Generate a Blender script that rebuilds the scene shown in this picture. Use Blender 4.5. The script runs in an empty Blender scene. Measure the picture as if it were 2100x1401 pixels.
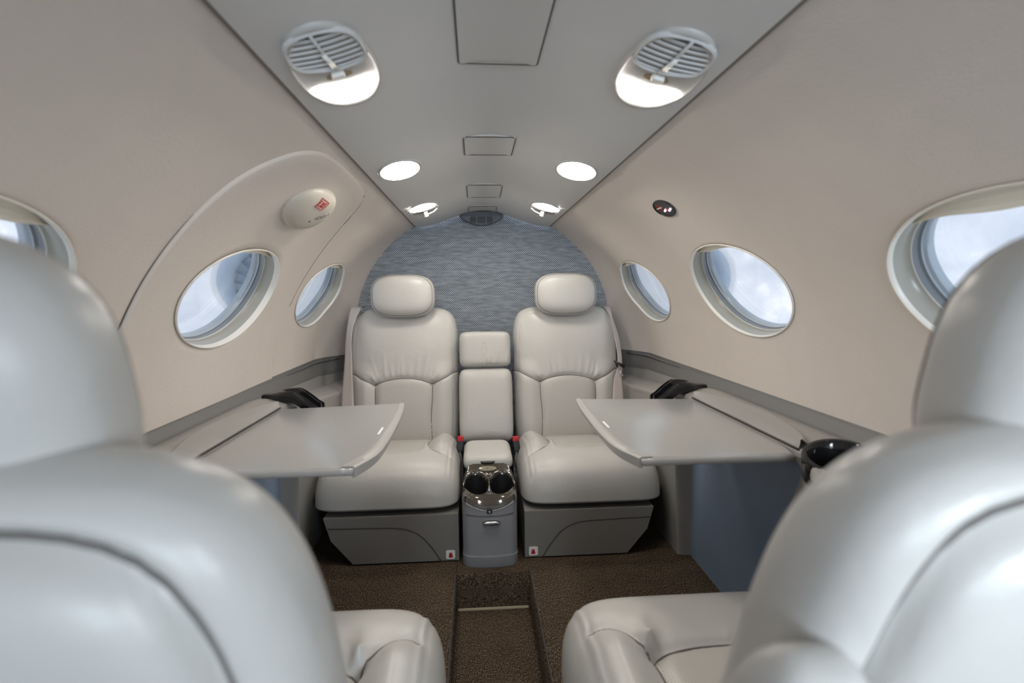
import bpy, bmesh, math, random
import numpy as np
from mathutils import Vector, Matrix, Euler
random.seed(4); rng = np.random.RandomState(4)
SC = bpy.context.scene
C = SC.collection
PI = math.pi
EYE = (-0.0381, 0.0, 0.86)

# ------------------------------------------------------------------ materials
def new_mat(name):
    m = bpy.data.materials.new(name); m.use_nodes = True
    nt = m.node_tree; nt.nodes.clear()
    out = nt.nodes.new('ShaderNodeOutputMaterial')
    b = nt.nodes.new('ShaderNodeBsdfPrincipled')
    nt.links.new(b.outputs[0], out.inputs[0])
    return m, nt, b
def N(nt, typ, **kw):
    n = nt.nodes.new(typ)
    for k, v in kw.items():
        if hasattr(n, k): setattr(n, k, v)
        else: n.inputs[k].default_value = v
    return n
def L(nt, a, b): nt.links.new(a, b)
def set_(b, col, rough, spec=.5, metal=0, coat=0):
    b.inputs['Base Color'].default_value = (*col, 1)
    b.inputs['Roughness'].default_value = rough
    b.inputs['Specular IOR Level'].default_value = spec
    b.inputs['Metallic'].default_value = metal
    b.inputs['Coat Weight'].default_value = coat
    b.inputs['Coat Roughness'].default_value = .04
def noise_bump(nt, b, scale, dist, strength=.5, detail=3, stretch=None, prev=None):
    tc = N(nt, 'ShaderNodeTexCoord'); src = tc.outputs['Object']
    if stretch:
        mp = N(nt, 'ShaderNodeMapping'); mp.inputs['Scale'].default_value = stretch
        L(nt, src, mp.inputs[0]); src = mp.outputs[0]
    n = N(nt, 'ShaderNodeTexNoise'); n.inputs['Scale'].default_value = scale; n.inputs['Detail'].default_value = detail
    L(nt, src, n.inputs['Vector'])
    bp = N(nt, 'ShaderNodeBump'); bp.inputs['Strength'].default_value = strength; bp.inputs['Distance'].default_value = dist
    L(nt, n.outputs['Fac'], bp.inputs['Height'])
    if prev: L(nt, prev.outputs[0], bp.inputs['Normal'])
    L(nt, bp.outputs[0], b.inputs['Normal'])
    return bp, n
def vary(nt, b, col, amt, scale, detail=4):
    """gentle tone variation of the material itself"""
    tc = N(nt, 'ShaderNodeTexCoord'); n = N(nt, 'ShaderNodeTexNoise')
    n.inputs['Scale'].default_value = scale; n.inputs['Detail'].default_value = detail
    L(nt, tc.outputs['Object'], n.inputs['Vector'])
    r = N(nt, 'ShaderNodeMix', data_type='RGBA')
    r.inputs['A'].default_value = (*[c*(1-amt) for c in col], 1); r.inputs['B'].default_value = (*[c*(1+amt) for c in col], 1)
    L(nt, n.outputs['Fac'], r.inputs['Factor']); L(nt, r.outputs['Result'], b.inputs['Base Color'])
def plain(name, col, rough=.5, spec=.5, metal=0, coat=0, bump=None, var=None):
    m, nt, b = new_mat(name); set_(b, col, rough, spec, metal, coat)
    if bump: noise_bump(nt, b, *bump)
    if var: vary(nt, b, col, *var)
    return m
M = {}
LEA = (.515, .505, .48)
def leather(name, col, perf=None):
    m, nt, b = new_mat(name); set_(b, col, .34, .5)
    vary(nt, b, col, .05, 9)
    bp, _ = noise_bump(nt, b, 420, .0006, .35, 2)
    bp2, _ = noise_bump(nt, b, 26, .0035, .35, 3, None, bp)
    if perf:
        tc = N(nt, 'ShaderNodeTexCoord'); sp = N(nt, 'ShaderNodeSeparateXYZ'); L(nt, tc.outputs['Object'], sp.inputs[0])
        def cell(sock):
            a = N(nt, 'ShaderNodeMath', operation='MULTIPLY'); L(nt, sock, a.inputs[0]); a.inputs[1].default_value = 2*PI/.0044
            s = N(nt, 'ShaderNodeMath', operation='COSINE'); L(nt, a.outputs[0], s.inputs[0]); return s
        u, v = cell(sp.outputs[perf[0]]), cell(sp.outputs[perf[1]])
        ad = N(nt, 'ShaderNodeMath', operation='ADD'); L(nt, u.outputs[0], ad.inputs[0]); L(nt, v.outputs[0], ad.inputs[1])
        st = N(nt, 'ShaderNodeMapRange'); L(nt, ad.outputs[0], st.inputs['Value'])
        st.inputs['From Min'].default_value = .9; st.inputs['From Max'].default_value = 1.5
        mx = N(nt, 'ShaderNodeMix', data_type='RGBA'); mx.inputs['A'].default_value = (*col, 1)
        mx.inputs['B'].default_value = (col[0]*.55, col[1]*.54, col[2]*.53, 1)
        L(nt, st.outputs[0], mx.inputs['Factor']); L(nt, mx.outputs['Result'], b.inputs['Base Color'])
    return m
M['leather'] = leather('leather', LEA)
M['perf_back'] = leather('perforated_leather_back', (.505, .49, .46), (0, 2))
M['perf_seat'] = leather('perforated_leather_seat', (.51, .49, .45), (0, 1))
M['emblem'] = plain('emblem_thread', (.40, .39, .375), .6)
M['piping'] = plain('seam_thread_and_shadow', (.13, .12, .11), .7)  # dark tone stands for the thread and the shadow in the seam groove
def headliner(name, col):
    m, nt, b = new_mat(name); set_(b, col, .85, .25); vary(nt, b, col, .035, 14)
    bp, _ = noise_bump(nt, b, 260, .0008, .45, 2, (1, .35, 1))
    noise_bump(nt, b, 260, .0008, .4, 2, (1, 1.2, .4), bp)
    return m
M['wall'] = headliner('wall_fabric', (.70, .640, .588))
M['door'] = headliner('door_fabric', (.70, .640, .588))
M['ceiling'] = plain('ceiling_vinyl', (.66, .66, .655), .55, .4, bump=(300, .0005, .3, 2), var=(.03, 8))
M['hatch'] = plain('hatch_vinyl', (.625, .62, .605), .55, .4, bump=(300, .0005, .3, 2))
M['gap'] = plain('shadow_gap_rubber', (.06, .055, .05), .8)
M['seam'] = plain('ceiling_seam', (.20, .175, .15), .8)
M['bezel'] = plain('light_bezel', (.47, .465, .455), .45)
M['vent'] = plain('vent_plastic', (.56, .57, .575), .4)
M['ventdark'] = plain('vent_throat', (.20, .205, .215), .7)
M['olive'] = plain('olive_lid', (.22, .19, .135), .22, coat=.5)
M['wellblack'] = plain('cup_well_black', (.006, .006, .007), .6, .3)
M['brass'] = plain('tan_pivot', (.30, .22, .13), .5)
M['reveal'] = plain('window_reveal', (.36, .35, .305), .28)
M['trimwhite'] = plain('window_edge', (.78, .75, .69), .4)
M['seal'] = plain('window_seal', (.20, .22, .24), .3)
M['seal2'] = plain('window_outer_ring', (.42, .47, .52), .2)
M['shade'] = plain('pleated_shade', (.80, .72, .60), .8)
M['ledge'] = plain('ledge_plastic', (.31, .30, .285), .42, .45, bump=(500, .0003, .25, 2), var=(.03, 5))
M['kneehole'] = plain('blue_grey_face', (.23, .30, .41), .5, .4, bump=(500, .0003, .25, 2), var=(.04, 5))  # bluer grey on the recessed faces than on the rest of the ledge
M['dado'] = plain('dado_plastic', (.175, .172, .17), .5, .4, bump=(500, .0003, .25, 2), var=(.04, 5))
M['table'] = plain('table_laminate', (.34, .34, .332), .2, .5, bump=(500, .0002, .2, 2))
M['tabletrim'] = plain('table_trim', (.365, .36, .345), .35)
M['white'] = plain('white_print', (.85, .85, .83), .5)
M['base'] = plain('seat_base_plastic', (.225, .215, .20), .45, .45, bump=(500, .0003, .25, 2), var=(.04, 6))
M['console'] = plain('console_plastic', (.29, .295, .305), .42, .45, bump=(500, .0003, .25, 2), var=(.03, 6))
M['black'] = plain('gloss_black', (.010, .010, .011), .10, .45)
M['satinblack'] = plain('satin_black', (.015, .015, .016), .4)
M['chrome'] = plain('brushed_nickel', (.62, .60, .58), .25, metal=1)
M['belt'] = plain('belt_webbing', (.47, .425, .40), .75, .3, bump=(900, .0004, .4, 1))
M['red'] = plain('red_plastic', (.55, .008, .03), .3)
M['redprint'] = plain('red_print', (.42, .01, .012), .6)
M['greyprint'] = plain('grey_print', (.16, .16, .18), .6)
M['dome'] = plain('dome_plastic', (.55, .51, .44), .38)
M['alu'] = plain('trim_strip', (.42, .37, .26), .5)
# carbon fibre
m, nt, b = new_mat('carbon_tray'); set_(b, (.05, .044, .036), .12, .6, coat=1)
tc = N(nt, 'ShaderNodeTexCoord'); ck = N(nt, 'ShaderNodeTexChecker'); ck.inputs['Scale'].default_value = 520
ck.inputs['Color1'].default_value = (.016, .014, .011, 1); ck.inputs['Color2'].default_value = (.085, .070, .050, 1)
L(nt, tc.outputs['Object'], ck.inputs['Vector']); L(nt, ck.outputs['Color'], b.inputs['Base Color'])
M['carbon'] = m
# carpet
m, nt, b = new_mat('brown_carpet'); set_(b, (.05, .035, .025), .95, .15)
tc = N(nt, 'ShaderNodeTexCoord')
n1 = N(nt, 'ShaderNodeTexNoise'); n1.inputs['Scale'].default_value = 460; n1.inputs['Detail'].default_value = 3
mp = N(nt, 'ShaderNodeMapping'); mp.inputs['Scale'].default_value = (1, .45, 1); L(nt, tc.outputs['Object'], mp.inputs[0])
L(nt, mp.outputs[0], n1.inputs['Vector'])
n2 = N(nt, 'ShaderNodeTexNoise'); n2.inputs['Scale'].default_value = 16; n2.inputs['Detail'].default_value = 3; L(nt, tc.outputs['Object'], n2.inputs['Vector'])
cr = N(nt, 'ShaderNodeValToRGB'); e = cr.color_ramp.elements
e[0].position = .36; e[0].color = (.013, .0095, .0068, 1); e[1].position = .71; e[1].color = (.36, .27, .185, 1)
x = e.new(.52); x.color = (.062, .043, .029, 1)
L(nt, n1.outputs['Fac'], cr.inputs['Fac'])
mr = N(nt, 'ShaderNodeMapRange'); mr.inputs['To Min'].default_value = .72; mr.inputs['To Max'].default_value = 1.28; L(nt, n2.outputs['Fac'], mr.inputs['Value'])
hs = N(nt, 'ShaderNodeMix', data_type='RGBA', blend_type='MULTIPLY'); hs.inputs['Factor'].default_value = 1
L(nt, cr.outputs['Color'], hs.inputs['A']); L(nt, mr.outputs[0], hs.inputs['B']); L(nt, hs.outputs['Result'], b.inputs['Base Color'])
bp = N(nt, 'ShaderNodeBump'); bp.inputs['Strength'].default_value = .9; bp.inputs['Distance'].default_value = .003
L(nt, n1.outputs['Fac'], bp.inputs['Height']); L(nt, bp.outputs[0], b.inputs['Normal'])
M['carpet'] = m
# woven bulkhead cloth
m, nt, b = new_mat('woven_bulkhead_cloth'); set_(b, (.2, .22, .24), .9, .2)
tc = N(nt, 'ShaderNodeTexCoord'); sp = N(nt, 'ShaderNodeSeparateXYZ'); L(nt, tc.outputs['Object'], sp.inputs[0])
def wav(sock, k):
    a = N(nt, 'ShaderNodeMath', operation='MULTIPLY'); L(nt, sock, a.inputs[0]); a.inputs[1].default_value = k
    s = N(nt, 'ShaderNodeMath', operation='SINE'); L(nt, a.outputs[0], s.inputs[0]); return s
K = 2*PI/.0098
s1, s2 = wav(sp.outputs[0], K), wav(sp.outputs[2], K*1.05)
pr = N(nt, 'ShaderNodeMath', operation='MULTIPLY'); L(nt, s1.outputs[0], pr.inputs[0]); L(nt, s2.outputs[0], pr.inputs[1])
nz = N(nt, 'ShaderNodeTexNoise'); nz.inputs['Scale'].default_value = 60; nz.inputs['Detail'].default_value = 3
mp = N(nt, 'ShaderNodeMapping'); mp.inputs['Scale'].default_value = (.35, 1, 2.2); mp.inputs['Rotation'].default_value = (0, .35, 0)
L(nt, tc.outputs['Object'], mp.inputs[0]); L(nt, mp.outputs[0], nz.inputs['Vector'])
ad = N(nt, 'ShaderNodeMath', operation='MULTIPLY_ADD'); L(nt, nz.outputs['Fac'], ad.inputs[0]); ad.inputs[1].default_value = 1.3; L(nt, pr.outputs[0], ad.inputs[2])
cr = N(nt, 'ShaderNodeValToRGB'); e = cr.color_ramp.elements
e[0].position = .15; e[0].color = (.038, .046, .060, 1); e[1].position = .88; e[1].color = (.56, .63, .71, 1)
mr = N(nt, 'ShaderNodeMapRange'); mr.inputs['From Min'].default_value = -.55; mr.inputs['From Max'].default_value = 1.75
L(nt, ad.outputs[0], mr.inputs['Value']); L(nt, mr.outputs[0], cr.inputs['Fac']); L(nt, cr.outputs['Color'], b.inputs['Base Color'])
bp = N(nt, 'ShaderNodeBump'); bp.inputs['Strength'].default_value = .6; bp.inputs['Distance'].default_value = .002
L(nt, pr.outputs[0], bp.inputs['Height']); L(nt, bp.outputs[0], b.inputs['Normal'])
M['weave'] = m
def emit(name, col, s):
    m = bpy.data.materials.new(name); m.use_nodes = True; nt = m.node_tree; nt.nodes.clear()
    o = nt.nodes.new('ShaderNodeOutputMaterial'); e = nt.nodes.new('ShaderNodeEmission')
    e.inputs[0].default_value = (*col, 1); e.inputs[1].default_value = s; nt.links.new(e.outputs[0], o.inputs[0]); return m
LAMP = 27
M['lamp'] = emit('lamp_lens', (1, .93, .84), LAMP)
M['sign_white'] = emit('sign_lit_white', (.85, .87, 1), .9)
M['sign_red'] = emit('sign_lit_red', (.8, .03, .12), .8)
M['sign_pale'] = plain('sign_pale_print', (.6, .5, .46), .5)
def translucent(name, col):
    m = bpy.data.materials.new(name); m.use_nodes = True; nt = m.node_tree; nt.nodes.clear()
    o = nt.nodes.new('ShaderNodeOutputMaterial'); a = nt.nodes.new('ShaderNodeBsdfDiffuse'); t = nt.nodes.new('ShaderNodeBsdfTranslucent'); x = nt.nodes.new('ShaderNodeMixShader')
    a.inputs[0].default_value = t.inputs[0].default_value = (*col, 1); x.inputs[0].default_value = .5
    L(nt, a.outputs[0], x.inputs[1]); L(nt, t.outputs[0], x.inputs[2]); L(nt, x.outputs[0], o.inputs[0]); return m
M['shade'] = translucent('pleated_shade_cloth', (.93, .89, .81))
# acrylic pane: clear with a grazing reflection
m = bpy.data.materials.new('acrylic_pane'); m.use_nodes = True; nt = m.node_tree; nt.nodes.clear()
o = nt.nodes.new('ShaderNodeOutputMaterial'); tr = nt.nodes.new('ShaderNodeBsdfTransparent'); gl = nt.nodes.new('ShaderNodeBsdfGlossy')
tr.inputs[0].default_value = (.96, .98, .99, 1); gl.inputs['Roughness'].default_value = .02
fr = nt.nodes.new('ShaderNodeFresnel'); ge = nt.nodes.new('ShaderNodeNewGeometry')
ior = N(nt, 'ShaderNodeMapRange'); ior.inputs['To Min'].default_value = 1.45; ior.inputs['To Max'].default_value = 1/1.45
L(nt, ge.outputs['Backfacing'], ior.inputs['Value']); L(nt, ior.outputs[0], fr.inputs[0])
mx = nt.nodes.new('ShaderNodeMixShader'); L(nt, fr.outputs[0], mx.inputs[0]); L(nt, tr.outputs[0], mx.inputs[1]); L(nt, gl.outputs[0], mx.inputs[2])
L(nt, mx.outputs[0], o.inputs[0]); M['pane'] = m

# ------------------------------------------------------------------ mesh helpers
def mesh_obj(name, verts, faces, m, parent=None, smooth=True, sharp=None, normals=None):
    me = bpy.data.meshes.new(name)
    me.from_pydata([tuple(map(float, v)) for v in verts], [], [tuple(int(i) for i in f) for f in faces])
    me.materials.append(M[m] if isinstance(m, str) else m)
    if smooth: me.polygons.foreach_set('use_smooth', [True]*len(me.polygons))
    me.update()
    if normals is not None: me.normals_split_custom_set_from_vertices([tuple(n) for n in normals])
    elif sharp: me.set_sharp_from_angle(angle=math.radians(sharp))
    o = bpy.data.objects.new(name, me); C.objects.link(o)
    if parent: o.parent = parent
    return o
def fix_normals(o):
    bm = bmesh.new(); bm.from_mesh(o.data); bmesh.ops.recalc_face_normals(bm, faces=bm.faces); bm.to_mesh(o.data); bm.free(); return o
def bm_obj(name, bm, m, parent=None, sharp=35):
    bmesh.ops.recalc_face_normals(bm, faces=bm.faces)
    me = bpy.data.meshes.new(name); bm.to_mesh(me); bm.free()
    me.materials.append(M[m] if isinstance(m, str) else m)
    me.polygons.foreach_set('use_smooth', [True]*len(me.polygons))
    me.update()
    if sharp: me.set_sharp_from_angle(angle=math.radians(sharp))
    o = bpy.data.objects.new(name, me); C.objects.link(o)
    if parent: o.parent = parent
    return o
def empty(name, loc=(0, 0, 0), rz=0, parent=None):
    o = bpy.data.objects.new(name, None); C.objects.link(o); o.location = loc; o.rotation_euler = (0, 0, rz)
    o.empty_display_size = .05
    if parent: o.parent = parent
    return o
def tag(o, label, cat, group=None):
    o['label'] = label; o['category'] = cat
    if group: o['group'] = group
    return o
def struct(o, label=None):
    o['kind'] = 'structure'
    if label: o['label'] = label
    return o
def grid(nu, nv, wrapu=False):
    f = []
    for i in range(nu):
        for j in range(nv):
            a = i*(nv+1)+j; i2 = (i+1) % nu if wrapu else i+1
            b_ = i2*(nv+1)+j
            f.append((a, b_, b_+1, a+1))
    return f
def grid_obj(name, fn, us, vs, m, parent=None, sharp=None, wrapu=False):
    V = [fn(u, v) for u in us for v in vs]
    return mesh_obj(name, V, grid(len(us) if wrapu else len(us)-1, len(vs)-1, wrapu), m, parent, True, sharp)
def slab_bm(bm, pts, z0, z1, bev=0, seg=3, mat=None):
    """prism over a 2D outline"""
    vs = [bm.verts.new((p[0], p[1], z0)) for p in pts]
    f = bm.faces.new(vs)
    r = bmesh.ops.extrude_face_region(bm, geom=[f])
    nv = [g for g in r['geom'] if isinstance(g, bmesh.types.BMVert)]
    for v in nv: v.co.z = z1
    if bev:
        es = set(f.edges)
        for v in nv:
            for ed in v.link_edges:
                if all(abs(w.co.z-z1) < 1e-9 for w in ed.verts): es.add(ed)
        bmesh.ops.bevel(bm, geom=list(es), offset=bev, segments=seg, affect='EDGES', profile=.5)
    if mat is not None:
        allv = list({v for fc in bm.faces for v in fc.verts})
        bmesh.ops.transform(bm, matrix=mat, verts=allv)
def slab(name, pts, z0, z1, m, parent=None, bev=0, seg=3, mat=None, sharp=35):
    bm = bmesh.new(); slab_bm(bm, pts, z0, z1, bev, seg, mat); return bm_obj(name, bm, m, parent, sharp)
def ell(cx, cy, a, b, n=40, p=2, t0=0):
    out = []
    for i in range(n):
        t = 2*PI*i/n+t0; c, s = math.cos(t), math.sin(t)
        k = (abs(c)**p+abs(s)**p)**(-1/p)
        out.append((cx+a*c*k, cy+b*s*k))
    return out
def rrect(x0, y0, x1, y1, r, n=5):
    out = []
    for cx, cy, a0 in ((x1-r, y1-r, 0), (x0+r, y1-r, PI/2), (x0+r, y0+r, PI), (x1-r, y0+r, 1.5*PI)):
        for i in range(n+1):
            a = a0+PI/2*i/n; out.append((cx+r*math.cos(a), cy+r*math.sin(a)))
    return out
def tube_geo(P, r, n=8, closed=False):
    P = [Vector(p) for p in P]; k = len(P); V = []; F = []
    up = None
    for i, p in enumerate(P):
        a = P[(i-1) % k] if (closed or i > 0) else P[i]; b_ = P[(i+1) % k] if (closed or i < k-1) else P[i]
        t = (b_-a).normalized()
        if up is None: up = Vector((0, 0, 1)) if abs(t.z) < .9 else Vector((1, 0, 0))
        s = t.cross(up).normalized(); up = s.cross(t).normalized()
        rr = r[i] if hasattr(r, '__len__') else r
        for j in range(n):
            q = 2*PI*j/n; V.append(p+(s*math.cos(q)+up*math.sin(q))*rr)
    for i in range(k if closed else k-1):
        i2 = (i+1) % k
        for j in range(n): F.append((i*n+j, i*n+(j+1) % n, i2*n+(j+1) % n, i2*n+j))
    if not closed: F.append(tuple(range(n))[::-1]); F.append(tuple((k-1)*n+j for j in range(n)))
    return V, F
def tube(name, P, r, m, parent=None, n=8, closed=False):
    V, F = tube_geo(P, r, n, closed); return mesh_obj(name, V, F, m, parent)
def multi_tube(name, lines, r, m, parent=None, n=6):
    V, F = [], []
    for P in lines:
        v, f = tube_geo(P, r, n); o = len(V); V += v; F += [tuple(i+o for i in q) for q in f]
    return mesh_obj(name, V, F, m, parent)
def smooth_pts(P, n=8, closed=False):
    """Catmull-Rom"""
    P = [np.array(p, float) for p in P]; out = []; k = len(P)
    rg = k if closed else k-1
    for i in range(rg):
        p0 = P[(i-1) % k] if closed or i > 0 else 2*P[0]-P[1]
        p1 = P[i]; p2 = P[(i+1) % k]; p3 = P[(i+2) % k] if closed or i < k-2 else 2*P[-1]-P[-2]
        for j in range(n):
            t = j/n; out.append(.5*((2*p1)+(-p0+p2)*t+(2*p0-5*p1+4*p2-p3)*t*t+(-p0+3*p1-3*p2+p3)*t**3))
    if not closed: out.append(P[-1])
    return out
def ss(a, b, x):
    t = np.clip((x-a)/(b-a), 0, 1); return t*t*(3-2*t)
def seg_dist(x, y, P):
    d = np.full(np.shape(x), 9.)
    for (ax, ay), (bx, by) in zip(P[:-1], P[1:]):
        dx, dy = bx-ax, by-ay; l = dx*dx+dy*dy+1e-12
        t = np.clip(((x-ax)*dx+(y-ay)*dy)/l, 0, 1); d = np.minimum(d, np.hypot(x-ax-t*dx, y-ay-t*dy))
    return d
def inside(x, y, P):
    c = np.zeros(np.shape(x), bool); k = len(P)
    for i in range(k):
        (ax, ay), (bx, by) = P[i], P[(i+1) % k]
        with np.errstate(divide='ignore', invalid='ignore'):
            c ^= ((ay > y) != (by > y)) & (x < (bx-ax)*(y-ay)/(by-ay+1e-15)+ax)
    return c

# superellipse pad: closed skin with a shaped front and back
def pad(hw, hh, ne, front, back, nu, nv, split=None, axes='xdz'):
    su = np.linspace(-1, 1, nu+1); sv = np.linspace(-1, 1, nv+1)
    cl = lambda s: s*(1.35-.35*s*s)
    U, Vv = np.meshgrid(cl(su), cl(sv), indexing='ij')
    X = U*np.sqrt(np.maximum(0, 1-Vv*Vv/2)); Y = Vv*np.sqrt(np.maximum(0, 1-U*U/2))
    rho = np.hypot(X, Y); ph = np.arctan2(Y, X)
    k = (np.abs(np.cos(ph))**ne+np.abs(np.sin(ph))**ne)**(-1/ne)
    x, y = hw*X*k, hh*Y*k
    rho = np.clip(rho, 0, 1)
    df, db = front(x, y, rho), back(x, y, rho)
    n = (nu+1)*(nv+1)
    def xyz(d):
        if axes == 'xdz': return np.stack([x, d, y], -1).reshape(-1, 3)
        return np.stack([x, y, d], -1).reshape(-1, 3)
    Vt = np.concatenate([xyz(df), xyz(db)])
    idx = np.arange(n).reshape(nu+1, nv+1); bidx = idx+n
    edge = np.zeros((nu+1, nv+1), bool); edge[0] = edge[-1] = True; edge[:, 0] = edge[:, -1] = True
    bidx = np.where(edge, idx, bidx)
    q = lambda I: np.stack([I[:-1, :-1], I[1:, :-1], I[1:, 1:], I[:-1, 1:]], -1).reshape(-1, 4)
    Ff, Fb = q(idx), q(bidx)[:, ::-1]
    if axes == 'xdz': Ff, Fb = Ff[:, ::-1], Fb[:, ::-1]
    F = np.concatenate([Ff, Fb])
    # vertex normals
    a = Vt[F]; fn = np.cross(a[:, 2]-a[:, 0], a[:, 3]-a[:, 1]); VN = np.zeros_like(Vt)
    for i in range(4): np.add.at(VN, F[:, i], fn)
    VN /= np.linalg.norm(VN, axis=1)[:, None]+1e-12
    xc = x.reshape(-1)[Ff].mean(1); yc = y.reshape(-1)[Ff].mean(1)
    return Vt, F, VN, xc, yc, len(Ff)
def sub(V, F, VN, mask):
    f = F[mask]; u, inv = np.unique(f, return_inverse=True)
    return V[u], inv.reshape(f.shape), VN[u]

# ------------------------------------------------------------------ fuselage surface
R0, ZC = .72, .508
INS_Z = [.2, .5, .785, .861, .95, 1.035, 1.126, 1.161, 1.3]; INS_D = [.11, .11, .095, .075, .055, .036, .014, .004, 0]
def inset(z, y):
    t = np.clip((y-2.30)/.20, 0, 1); return np.interp(z, INS_Z, INS_D)*t**1.6
def W(side, y, a, off=0.):
    r = R0-off; z = ZC+r*math.sin(a); x = r*math.cos(a)-float(inset(z, y))
    return (side*x, y, z)
A_LO, A_HI = math.asin((.585-ZC)/R0), 1.150
WA, WB, AC = .2332, .1338/R0, math.asin((.8615-ZC)/R0)
WY = [.5935, 1.3589, 2.1174]
DOOR = [(.99, A_LO), (.990, .40), (.994, .58), (1.002, .75), (1.02, .90), (1.065, 1.01), (1.12, 1.062), (1.20, 1.082), (1.36, 1.084), (1.50, 1.078),
        (1.60, 1.055), (1.68, 1.0), (1.74, .90), (1.785, .78), (1.815, .63), (1.825, .45), (1.825, A_LO)]
def in_door(y): return .99 < y < 1.825

def build_wall(side):
    V, F = [], []
    def add_grid(us, vs, fn):
        o = len(V); V.extend(fn(u, v) for u in us for v in vs)
        F.extend(tuple(i+o for i in f) for f in grid(len(us)-1, len(vs)-1))
    y_start = -1.9
    AS = list(np.linspace(A_LO, A_HI, 41))
    patches = [(.31, .88), (1.076, 1.642), (1.83, 2.40)]
    strips = [(y_start, .31), (.88, 1.076), (1.642, 1.83), (2.40, 2.515)]
    for y0, y1 in strips:
        add_grid(list(np.linspace(y0, y1, max(5, int((y1-y0)/.03)))), AS, lambda y, a: W(side, y, a))
    for (y0, y1), wy in zip(patches, WY):
        ny = 20; ys = np.linspace(y0, y1, ny+1)
        B = [(y, AS[0]) for y in ys]+[(y1, a) for a in AS[1:]]+[(y, AS[-1]) for y in ys[::-1][1:]]+[(y0, a) for a in AS[::-1][1:-1]]
        big = 1.05 if (side < 0 and wy == WY[1]) else 1.0
        rows = []
        for (by, ba) in B:
            t = math.atan2((ba-AC)/(.62), (by-wy)/(.283)); ey, ea = wy+big*WA*math.cos(t), AC+big*WB*math.sin(t)
            row = []
            for off, sc in ((-.012, 1.0), (-.006, 1.0), (-.002, 1.006)):
                row.append(W(side, wy+(ey-wy)*sc, AC+(ea-AC)*sc, off))
            for k in range(15):
                s = (k/14)**1.4
                o0 = .0 if k else .0
                e0y, e0a = wy+(ey-wy)*1.022, AC+(ea-AC)*1.022
                row.append(W(side, e0y+(by-e0y)*s, e0a+(ba-e0a)*s, o0))
            rows.append(row)
        o = len(V); m_ = len(rows[0])
        for r in rows: V.extend(r)
        for i in range(len(rows)):
            i2 = (i+1) % len(rows)
            for j in range(m_-1): F.append((o+i*m_+j, o+i2*m_+j, o+i2*m_+j+1, o+i*m_+j+1))
    o = mesh_obj('wall_right' if side > 0 else 'wall_left', V, F, 'wall')
    struct(o, 'cream fabric cabin sidewall curving up to the ceiling' + (' with a dark oval sign' if side > 0 else ' around the exit door'))
    return o
build_wall(1); build_wall(-1)

def build_window(n, side, wy, label):
    root = struct(empty('window_%d' % n, W(side, wy, AC)), label)
    inv = Vector(root.location)
    def ring(prof, name, m, closed_end=False, seg=72):
        V = []
        for i in range(seg):
            t = 2*PI*i/seg
            for sc, off in prof: V.append(Vector(W(side, wy+WA*sc*math.cos(t), AC+WB*sc*math.sin(t), off))-inv)
        return fix_normals(mesh_obj(name, V, grid(seg, len(prof)-1, True), m, root, True, 50))
    inn = .0075 if (side < 0 and n == 2) else 0
    ring([(1.022, .001+inn), (1.014, .0036+inn), (1.004, .0038+inn), (.994, .001), (.990, -.004)], 'opening_trim', 'trimwhite')
    ring([(.991, -.003), (.990, -.010), (.991, -.020), (.984, -.029), (.966, -.032)], 'window_reveal', 'reveal')
    ring([(.968, -.0315), (.960, -.032), (.955, -.0325)], 'reveal_lip', 'white')
    ring([(.955, -.032), (.962, -.035), (.962, -.044), (.945, -.046)], 'window_seal', 'seal')
    ring([(.945, -.046), (.948, -.050), (.93, -.053), (.928, -.066)], 'outer_ring', 'seal2')
    # pane, a closed 5 mm lens
    V, F = [], []
    seg, nr = 48, 8
    for k, off in enumerate((-.050, -.055)):
        for r in range(1, nr+1):
            for i in range(seg):
                t = 2*PI*i/seg; s = .946*r/nr
                V.append(Vector(W(side, wy+WA*s*math.cos(t), AC+WB*s*math.sin(t), off))-inv)
        V.append(Vector(W(side, wy, AC, off))-inv)
    h = nr*seg+1
    for k in (0, 1):
        b0 = k*h
        for r in range(nr-1):
            for i in range(seg):
                F.append((b0+r*seg+i, b0+r*seg+(i+1) % seg, b0+(r+1)*seg+(i+1) % seg, b0+(r+1)*seg+i))
        for i in range(seg): F.append((b0+nr*seg, b0+i, b0+(i+1) % seg))
    for i in range(seg): F.append(((nr-1)*seg+i, (nr-1)*seg+(i+1) % seg, h+(nr-1)*seg+(i+1) % seg, h+(nr-1)*seg+i))
    fix_normals(mesh_obj('window_pane', V, F, 'pane', root, True, 50))
    # retracted pleated shade, a thick crescent at the top of the opening
    cy = .74 if wy == WY[0] else .83; V = []; nu, nv = 48, 8
    t0 = math.acos(.985*math.sqrt(1-cy*cy)/.985) if False else math.asin(cy)
    us = np.linspace(t0, PI-t0, nu+1)
    front = []
    for k, off0 in ((0, -.014), (1, -.024)):
        for t in us:
            for j in range(nv+1):
                w = j/nv
                v_top = .982*math.sin(t); v_bot = min(v_top, cy+.015*math.sin(t*9+n))
                v = v_top+(v_bot-v_top)*w; u = .982*math.cos(t)
                off = off0+(.0035*math.cos(w*PI*6) if k == 0 else 0)
                V.append(Vector(W(side, wy+WA*u, AC+WB*v, off))-inv)
    f1 = grid(nu, nv); h = (nu+1)*(nv+1)
    F = f1+[tuple(i+h for i in f[::-1]) for f in f1]
    for i in range(nu):
        a = i*(nv+1)+nv; b_ = (i+1)*(nv+1)+nv
        F.append((a, b_, b_+h, a+h)); a -= nv; b_ -= nv; F.append((b_, a, a+h, b_+h))
    fix_normals(mesh_obj('pleated_shade', V, F, 'shade', root, True, 40))
    return root
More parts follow.
